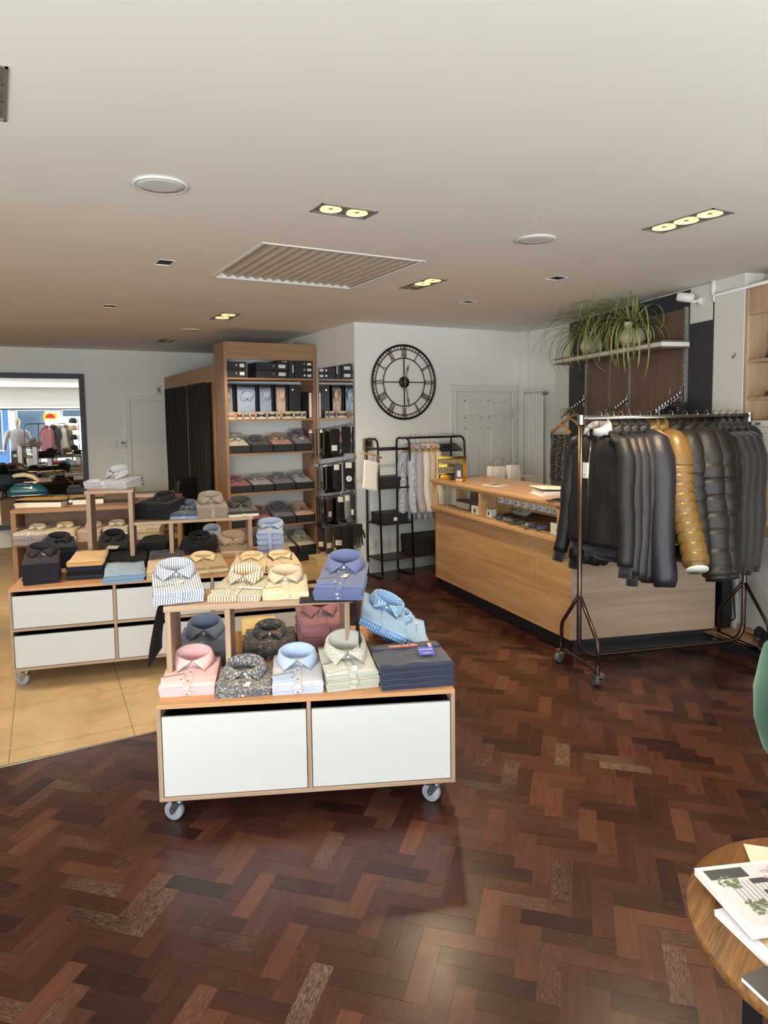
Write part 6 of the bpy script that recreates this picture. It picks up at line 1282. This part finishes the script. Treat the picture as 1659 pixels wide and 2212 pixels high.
# ------------------------------------------------------------------ wheeled garment rail
RO = Vector((3.283, 3.258, 0)); RA = radians(-15.87); RL = 1.27; RH = 1.684; ru = Vector((cos(RA), sin(RA), 0)); rv = Vector((-sin(RA), cos(RA), 0))
def garment_rail():
    o = thing('garment_rail', 'brown steel garment rail on castors, loaded with coats', 'garment rail', RO, RA); r = .0165
    MB().tube([(-.01, 0, RH), (RL+.01, 0, RH)], .0175, 14).build('top_bar', STEEL, o)
    for x in (0, RL): MB().cyl((x, 0, RH-.04), (x, 0, RH+.022), .023, n=16).build('corner_joint', STEEL, o); MB().cyl((x-.03 if x else x+.01, 0, RH), (x-.005 if x else x+.035, 0, RH), .021, n=16).build('collar_ring', STEEL, o)
    def bend(c, a0, a1, R, f): return [Vector(c)+Vector((R*cos(a0+(a1-a0)*i/6), 0, R*sin(a0+(a1-a0)*i/6))) for i in range(7)]
    R = .11; zb = .115
    pts = [(0, 0, RH-.02)]+bend((R, 0, zb+R), pi, 1.5*pi, R, 0)+bend((RL-R, 0, zb+R), 1.5*pi, 2*pi, R, 0)+[(RL, 0, RH-.02)]
    MB().tube(pts, r, 12).build('lower_frame', BRONZE, o)
    for x in (0, RL):
        for s_ in (-1, 1):
            y = s_*.237; MB().tube([(x, s_*.012, .52), (x, y*.78, .33), (x, y*.95, .285), (x, y, .24), (x, y, .085)], .0125, 10).build('leg', BRONZE, o); caster(o, x, y, .085, .034, rz=.9+s_, wm=plain('dark_grey_wheel', (92, 92, 94), .5))
        MB().box(x-.012, -.237, .092, x+.012, .237, .1).build('tie_bar', BRONZE, o)
garment_rail()
N = {}
N['ink'] = fab('ink_nylon', (19, 17, 19), rough=.55, sheen=.0); N['parka'] = fab('purple_black_nylon', (34, 28, 30), rough=.5, sheen=.0); N['violet'] = fab('smoky_violet_nylon', (40, 34, 37), rough=.48, sheen=.0); N['navyn'] = fab('navy_nylon', (35, 34, 43), rough=.45, sheen=.0)
N['gold'] = fab('bronze_gold_nylon', (120, 92, 46), rough=.32, sheen=.0, var=.2); N['puff'] = fab('black_brown_down', (30, 25, 22), rough=.5, sheen=.0); N['puff2'] = fab('grey_black_down', (34, 28, 25), rough=.5, sheen=.0); N['coal'] = fab('coal_black_nylon', (24, 21, 20), rough=.6)
SILV = fab('silver_grey_lining', (186, 184, 184)); RIB = fab('black_rib_knit', (26, 24, 27), rough=.95)
def coat(px, label, mat, rzd, hlab, hmat=None, **k):
    q = V(px, 905, RO, degrees(RA)); d = (q-RO).dot(ru); w0 = RO+ru*d; rz = RA-pi/2+radians(rzd); loc_ = (w0.x, w0.y, RH+.018)
    hanger(hlab, loc_, rz, .40, hmat or BLACK, 'hangers on the garment rail', thick=.02)
    return garment('coat', label, 'coat', loc_, rz, mat, group='coats on the garment rail', **k)
coat(1295, 'black zip jacket with silver collar lining and a white tag, first on the rail', N['ink'], 13, 'black hanger with orange mark under the first jacket', w_=.50, h=.74, th=.09, sl=.70, sr=.062, top=.10, lining=SILV, rib=RIB, zipm=CHROME, seed=1, tagm=PAPER, sangle=.07)
coat(1322, 'black hooded jacket second from the left on the rail', N['parka'], 9, 'black hanger under the second jacket', w_=.48, h=.80, th=.07, sl=.76, sr=.058, rib=RIB, seed=2, hood=True)
coat(1341, 'smoky violet windbreaker third from the left on the rail', N['violet'], 6, 'black hanger under the third jacket', w_=.48, h=.86, th=.06, sl=.80, sr=.062, seed=3)
coat(1358, 'purple black windbreaker fourth from the left on the rail', N['parka'], 4, 'black hanger under the fourth jacket', w_=.48, h=.86, th=.06, sl=.82, sr=.06, seed=4, hood=True)
coat(1379, 'dark navy windbreaker fifth, beside the gold jackets', N['navyn'], 3, 'black hanger under the navy windbreaker', w_=.50, h=.88, th=.065, sl=.84, sr=.095, seed=5, sangle=.14)
coat(1402, 'gold quilted jacket, left of the two, mostly hidden', N['gold'], 2, 'wooden hanger under the hidden gold jacket', HB, w_=.46, h=.84, th=.05, sl=.74, sr=.045, puff=.15, pn=13, trim=PAPER, seed=6)
coat(1420, 'shiny gold quilted jacket with white cuff trim, right of the two', N['gold'], 1, 'wooden hanger under the right gold jacket', HB, w_=.48, h=.72, th=.06, sl=.70, sr=.092, puff=.15, pn=13, trim=PAPER, seed=7, sangle=.32)
coat(1449, 'dark down jacket just right of the gold jackets', N['puff'], 0, 'black hanger under the down jacket beside gold', w_=.50, h=.84, th=.08, sl=.74, sr=.088, puff=.15, pn=9, seed=8, sangle=.2)
coat(1480, 'brown black down jacket second right of the gold jackets', N['puff2'], 0, 'black hanger under the second down jacket', w_=.52, h=.88, th=.09, sl=.80, sr=.108, puff=.15, pn=8, seed=9, sangle=.22)
coat(1503, 'black down jacket in the middle of the right hand group', N['puff'], -1, 'black hanger under the middle down jacket', w_=.52, h=.88, th=.09, sl=.80, sr=.106, puff=.15, pn=8, seed=10, sangle=.2, hood=True)
coat(1525, 'grey black down jacket left of the plain dark coats', N['puff2'], -2, 'black hanger under the grey black down jacket', w_=.52, h=.90, th=.085, sl=.80, sr=.075, puff=.15, pn=8, seed=11)
coat(1543, 'coal black coat fourth from the right end of the rail', N['coal'], -2, 'black hanger fourth from the right rail end', w_=.5, h=.86, th=.07, sl=.8, sr=.06, seed=12)
coat(1558, 'coal black coat third from the right end of the rail', N['coal'], -3, 'black hanger third from the right rail end', w_=.5, h=.86, th=.07, sl=.8, sr=.062, seed=13)
coat(1574, 'coal black coat with a brass button, second from the right end', N['coal'], -4, 'black hanger second from the right rail end', w_=.5, h=.86, th=.075, sl=.82, sr=.064, seed=14)
coat(1592, 'coal black coat at the right end of the rail', N['coal'], -6, 'black hanger at the right rail end', w_=.5, h=.84, th=.08, sl=.80, sr=.066, seed=15, hood=True)
# ------------------------------------------------------------------ coffee table, magazines, green chair
TC, TR_, TZ = (1.70, .772), .386, .50
def coffee_table():
    o = thing('coffee_table', 'round rustic brown coffee table with black square legs', 'coffee table', (*TC, 0), radians(20)); MB().lathe([(.002, TZ-.024), (TR_-.002, TZ-.024), (TR_, TZ-.02), (TR_, TZ-.003), (TR_-.003, TZ), (.002, TZ)], 96).build('top', RUST, o)
    for x in (-.27, .25):
        mb = MB(); mb.box(x, -.2, 0, x+.03, -.165, TZ-.025); mb.box(x, .165, 0, x+.03, .2, TZ-.025); mb.box(x, -.165, 0, x+.03, .165, .03); mb.box(x, -.165, TZ-.05, x+.03, .165, TZ-.025); mb.build('leg_frame', BLKMET, o)
coffee_table()
def magazine(label, corner, dirp, w_, l, z, h, mats, name='magazine', extra=None):
    A = P(*corner, z+h); B = P(*dirp, z+h); rz = atan2(B.y-A.y, B.x-A.x)+pi/2; o = thing(name, label, 'magazine', (A.x, A.y, z), rz, 'magazines on the coffee table')
    # local -y runs along the spine edge from corner to dirp, +x to the right
    MB().box(0, -l, 0, w_, 0, h-.001, .001).build('pages', PAPER, o); c = MB().box(-.001, -l-.001, h-.001, w_, .001, h).build('cover', mats, o)
    if extra: extra(o, c, w_, l, h)
    return o
def house(o, c, w_, l, h):
    GRN = fab('leafy_print', (70, 92, 50), 'floral', (170, 186, 130), (118, 138, 84), s=.011, rough=.3); ROSE = fab('blossom_print', (206, 184, 190), 'floral', (236, 220, 222), (150, 110, 124), s=.012, rough=.3); GRY = plain('dark_window_print', (62, 62, 66), .3); LT = plain('pale_wall_print', (214, 212, 212), .3); ln = plain('grey_slat_print', (168, 164, 164), .3)
    b = lambda n, m, x0, y0, x1, y1, k=1: MB().box(x0, y0, h, x1, y1, h+.0002*k).build(n, m, c)
    b('printed_wall', LT, .012, -l+.012, w_, -.012); mb = MB()
    for k in range(9): mb.box(.05+.012*k, -l*.8, h, .055+.012*k, -l*.28, h+.0004)
    mb.build('printed_slats', ln, c); b('printed_roof', GRY, .015, -.05, .12, -.014, 3); b('printed_window', GRY, .12, -l*.62, .20, -l*.45, 3); b('printed_window', GRY, .19, -l*.8, .22, -l*.74, 3); b('printed_window', GRY, .11, -l*.34, .16, -l*.26, 3)
    def blob(n, m, x, y, r):
        r_ = random.Random(int(x*1e4)); mb = MB()
        for k in range(44):
            a, q = r_.uniform(0, 2*pi), r*sqrt(r_.random()); X, Y = x+q*cos(a), y+q*sin(a)*.9; z_ = .0004+.00002*k; s_ = r*r_.uniform(.12, .28); mb.add([(X+s_*cos(b+k)*(1 if b_ % 2 else .55), Y+s_*sin(b+k)*(1 if b_ % 2 else .55), h+z_) for b_, b in enumerate([2*pi*i/8 for i in range(8)])], [tuple(range(8))])
        mb.build(n, m, c)
    blob('printed_bush', GRN, .055, -.065, .028); blob('printed_bush', GRN, .075, -l+.075, .03); blob('printed_bush', GRN, .115, -l+.05, .026); blob('printed_bush', GRN, .16, -l+.045, .03); blob('printed_blossom', ROSE, .19, -.06, .036)
magazine('glossy magazine with a white house cover, on top of the pile', (1500, 1876), (1601, 1988), .24, .225, TZ+.022, .018, PAPER, extra=house)
def beach(o, c, w_, l, h):
    MB().box(.03, -l+.02, h, w_, -.01, h+.0002).build('printed_photo', fab('driftwood_print', (150, 120, 76), 'heather', (206, 178, 128), s=.05, rough=.3), c)
magazine('magazine with a tan photo cover, under the house magazine', (1543, 1966), (1659, 2078), .25, .30, TZ+.001, .014, plain('pale_lilac_cover', (226, 224, 234), .3), extra=beach)
def dark(o, c, w_, l, h): MB().box(.03, -.075, h, .085, -.066, h+.0006, 0, T(0, 0, 0)@RZ(radians(8))).build('printed_stroke', plain('crimson_print', (206, 40, 62), .4), c)
magazine('dark covered magazine at the near edge of the coffee table', (1601, 2108), (1659, 2162), .25, .2, TZ+.001, .012, plain('charcoal_cover', (52, 48, 52), .3), extra=dark)
def cream(o, c, w_, l, h): text('lettering', 'H', .03, INK, c, (.05, -.1, h+.0008), (0, 0, radians(100)))
magazine('cream booklet with black letter at the far side of the table', (1607, 1823), (1622, 1862), .2, .18, TZ+.001, .006, plain('cream_cover', (236, 224, 200), .5), extra=cream)
def tub_chair(label, x, y, rz, mat, s_=1.0):
    o = thing('armchair', label, 'armchair', (x, y, 0), rz, 'green velvet armchairs'); n = 40; out = []
    for (r0, z_, rk) in ((.30, .24, 1), (.36, .30, 1), (.395, .42, 1), (.40, .55, 1), (.375, .70, 1), (.36, .76, 1), (.34, .785, 1), (.315, .765, 1), (.31, .6, 1), (.30, .44, 1)):
        out.append([(s_*r0*cos(a), s_*r0*sin(a), s_*(z_-(.16*max(0, -sin(a)-.1) if z_ > .5 else 0))) for a in [radians(-62)+radians(304)*j/n for j in range(n+1)]])
    MB().loft(out, False, True, None, False).build('back_shell', mat, o)
    mb = MB(); mb.lathe([(.002, .24), (.28, .24), (.31, .27), (.31, .40), (.29, .44), (.002, .46)], 32); mb.build('seat', mat, o)
    for a in (45, 135, 225, 315): MB().cyl((.2*cos(radians(a)), .2*sin(radians(a)), .25), (.26*cos(radians(a)), .26*sin(radians(a)), 0), .016, .01).build('leg', BLKMET, o)
GV = NT('green_velvet'); lw = GV.n('LayerWeight', [.5]).outputs['Facing']; GV.set(Base_Color=GV.ramp(GV.noise(GV.obj(), 6, 3), (.3, srgb(30, 66, 54)), (.7, srgb(58, 98, 84))), Roughness=.6, Sheen_Weight=.8, Sheen_Tint=srgb(150, 190, 176)); GV = GV.m
tub_chair('green velvet tub chair cut off by the right edge', 3.035, 1.465, radians(120), GV, .93)
# ------------------------------------------------------------------ shop front seen in the far mirror
MN = Vector((sin(radians(1.0)), -cos(radians(1.0)), 0)); MP = Vector((1.11, 10.575, 0))
def RM(px, py, yt):
    v = ray(px, py); h = CAM+v*((MP-CAM).dot(MN)/v.dot(MN)); r = v-MN*(2*v.dot(MN)); return h+r*((yt-h.y)/r.y)
def mannequin():
    q = RM(36, 905, -1.25); o = thing('mannequin', 'shop window mannequin in a pale striped shirt, back to the room', 'mannequin', (q.x, q.y, 0), 0); SK = plain('mannequin_skin', (214, 196, 178), .5); k = 1.0
    mb = MB(); mb.lathe([(.01, 1.44), (.055, 1.45), (.05, 1.53), (.058, 1.56), (.082, 1.63), (.088, 1.70), (.07, 1.77), (.004, 1.80)], 20); mb.lathe([(.002, 0), (.17, 0), (.17, .02), (.02, .03), (.02, .75), (.002, .75)], 24); mb.build('body', SK, o)
    def el(z, a, b, n=20): return [(a*cos(2*pi*j/n), b*sin(2*pi*j/n), z) for j in range(n)]
    MB().loft([el(.86, .20, .13), el(1.0, .19, .125), el(1.15, .195, .125), el(1.3, .225, .13), el(1.4, .215, .11), el(1.46, .12, .075), el(1.48, .07, .06)], True, True).build('shirt', F['lilac'], o)
    for s_ in (-1, 1): ob = MB().tube([(s_*.17, 0, 1.42), (s_*.25, 0, 1.36), (s_*.31, .02, 1.12), (s_*.34, -.03, .90)], [.06, .065, .055, .042], 12).build('sleeve', F['lilac'], o); MB().tube([(s_*.34, -.03, .90), (s_*.345, -.04, .83), (s_*.34, -.05, .76)], [.028, .036, .014], 8).build('hand', SK, o)
    MB().loft([el(.87, .19, .125), el(.8, .195, .13), el(.7, .2, .13), el(.5, .19, .12)], True, True).build('trousers', F['navy'], o)
mannequin()
def window_rail():
    a, b = RM(52, 918, -.95), RM(152, 918, -.95); o = thing('clothes_rack', 'black hanging rack in the shop window, seen in the far mirror', 'clothes rack', (a.x, a.y, 0), 0); w_ = b.x-a.x; z = 1.62
    MB().tube([(0, 0, .01), (0, 0, z-.12), (.04, 0, z-.03), (.12, 0, z), (w_-.12, 0, z), (w_-.04, 0, z-.03), (w_, 0, z-.12), (w_+.03, 0, .01)], .014, 8).build('frame', BLKMET, o); MB().tube([(w_*.3, 0, .01), (w_*.3, 0, z)], .012, 8).build('upright', BLKMET, o); MB().tube([(0, -.25, .012), (0, .25, .012)], .012, 8).build('foot', BLKMET, o); MB().tube([(w_+.03, -.25, .012), (w_+.03, .25, .012)], .012, 8).build('foot', BLKMET, o)
    for f, nm, m, rz in ((.46, 'dusty pink top on the window rack', F['mauve'], 50), (.62, 'grey green top on the window rack', F['slate'], 20), (.76, 'white top on the window rack', F['white'], 50), (.9, 'beige top on the window rack', F['taupe'], 60)):
        hanger('pale hanger holding the '+nm, (a.x+w_*f, a.y, z+.012), radians(rz), .36, HB); garment('hanging_shirt', nm, 'top', (a.x+w_*f, a.y, z+.012), radians(rz), m, .42, .72, .05, .5, .11, .05, seed=int(f*100), group='tops on the window rack')
window_rail()
def hats():
    c = RM(161, 950, -.6); o = thing('hat_stand', 'hat stand in the shop window, seen at the mirror edge', 'hat stand', (c.x+.12, c.y, 0)); MB().cyl((0, 0, 0), (0, 0, 1.75), .015).build('pole', BLKMET, o); MB().cyl((0, 0, 0), (0, 0, .02), .16, n=24).build('base', BLKMET, o)
    mb = MB()
    for z in (1.68, 1.47, 1.2, .9): mb.tube([(0, 0, z-.03), (-.12, -.0, z)], .008, 6)
    mb.build('pegs', BLKMET, o)
    for z, m, nm in ((1.68, F['charcoal'], 'charcoal knit cap topmost on the hat stand'), (1.47, F['sand'], 'pale flat cap second on the hat stand'), (1.2, F['brown'], 'brown cap third on the hat stand'), (.9, F['black'], 'black cap lowest on the hat stand')):
        h = thing('cap', nm, 'cap', (c.x-.02, c.y, z-.02), .4, 'caps on the hat stand'); MB().lathe([(.105, -.04), (.115, 0), (.11, .06), (.08, .11), (.003, .125), (.003, .118), (.1, .04), (.098, -.04)], 20).build('crown', m, h); MB().loft([[(-.09, -.07, -.03), (0, -.11, -.03), (.09, -.07, -.03), (.06, -.15, -.045), (0, -.18, -.05), (-.06, -.15, -.045)], [(-.09, -.07, -.022), (0, -.11, -.022), (.09, -.07, -.022), (.06, -.15, -.037), (0, -.18, -.042), (-.06, -.15, -.037)]], True, True).build('peak', m, h)
hats()
q = RM(108, 894, -2.2); o = thing('hanging_sign', 'small yellow sign with a red half disc hanging in the shop window', 'sign', (q.x, -2.18, 1.83)); MB().box(-.18, -.004, -.1, .18, .004, .1).build('board', plain('sign_yellow', (240, 196, 60), .5), o); MB().prism([(.13*cos(pi*k/16), .13*sin(pi*k/16)) for k in range(17)], .0045, .006, RX(radians(90))@RX(0)@Matrix.Scale(-1, 4, (0, 0, 1))@T(0, -.05, 0)).build('half_disc', plain('sign_red', (196, 40, 44), .5), o)
mb = MB(); mb.tube([(0, 0, .1), (0, 0, .2)], .003, 5); mb.build('string', INK, o)
# street
struct(MB().box(-9, -14, -.12, 9, -2.4, -.02).build('ground_street', plain('pale_paving', (176, 172, 164), .9, bump=.1)))
BF = (('blue shop front facing across the street', -0.4, 1.2, (96, 146, 206), 'blue'), ('cream building left of the blue shop front', 1.2, 7.5, (232, 226, 214), 'cream'), ('white building right of the blue shop front', -8, -.4, (236, 236, 236), 'white'))
for nm, x0, x1, c, k in BF:
    o = thing('building_facade', nm, 'building', ((x0+x1)/2, -11, -.02), 0); w_ = (x1-x0)/2; MB().box(-w_, -1, 0, w_, 0, 6.5).build('wall', plain('facade_'+k, c, .8), o)
    MB().box(-w_+.1, 0, 2.3, w_-.1, .06, 2.75).build('fascia', plain('fascia_'+k, tuple(min(255, v+14) for v in c), .6), o)
    for i in range(max(1, int(w_*2/1.7))):
        x = -w_+.85+i*1.7
        if x+.6 > w_: break
        f = MB().box(x-.55, 0, .5, x+.55, .04, 2.2).build('window', WHITE, o); MB().box(x-.5, .041, .56, x+.5, .045, 2.14).build('pane', plain('street_glass', (96, 116, 136), .1), f); f2 = MB().box(x-.45, 0, 3.4, x+.45, .04, 5.2).build('window', WHITE, o); MB().box(x-.4, .041, 3.46, x+.4, .045, 5.14).build('pane', plain('street_glass', (96, 116, 136), .1), f2)
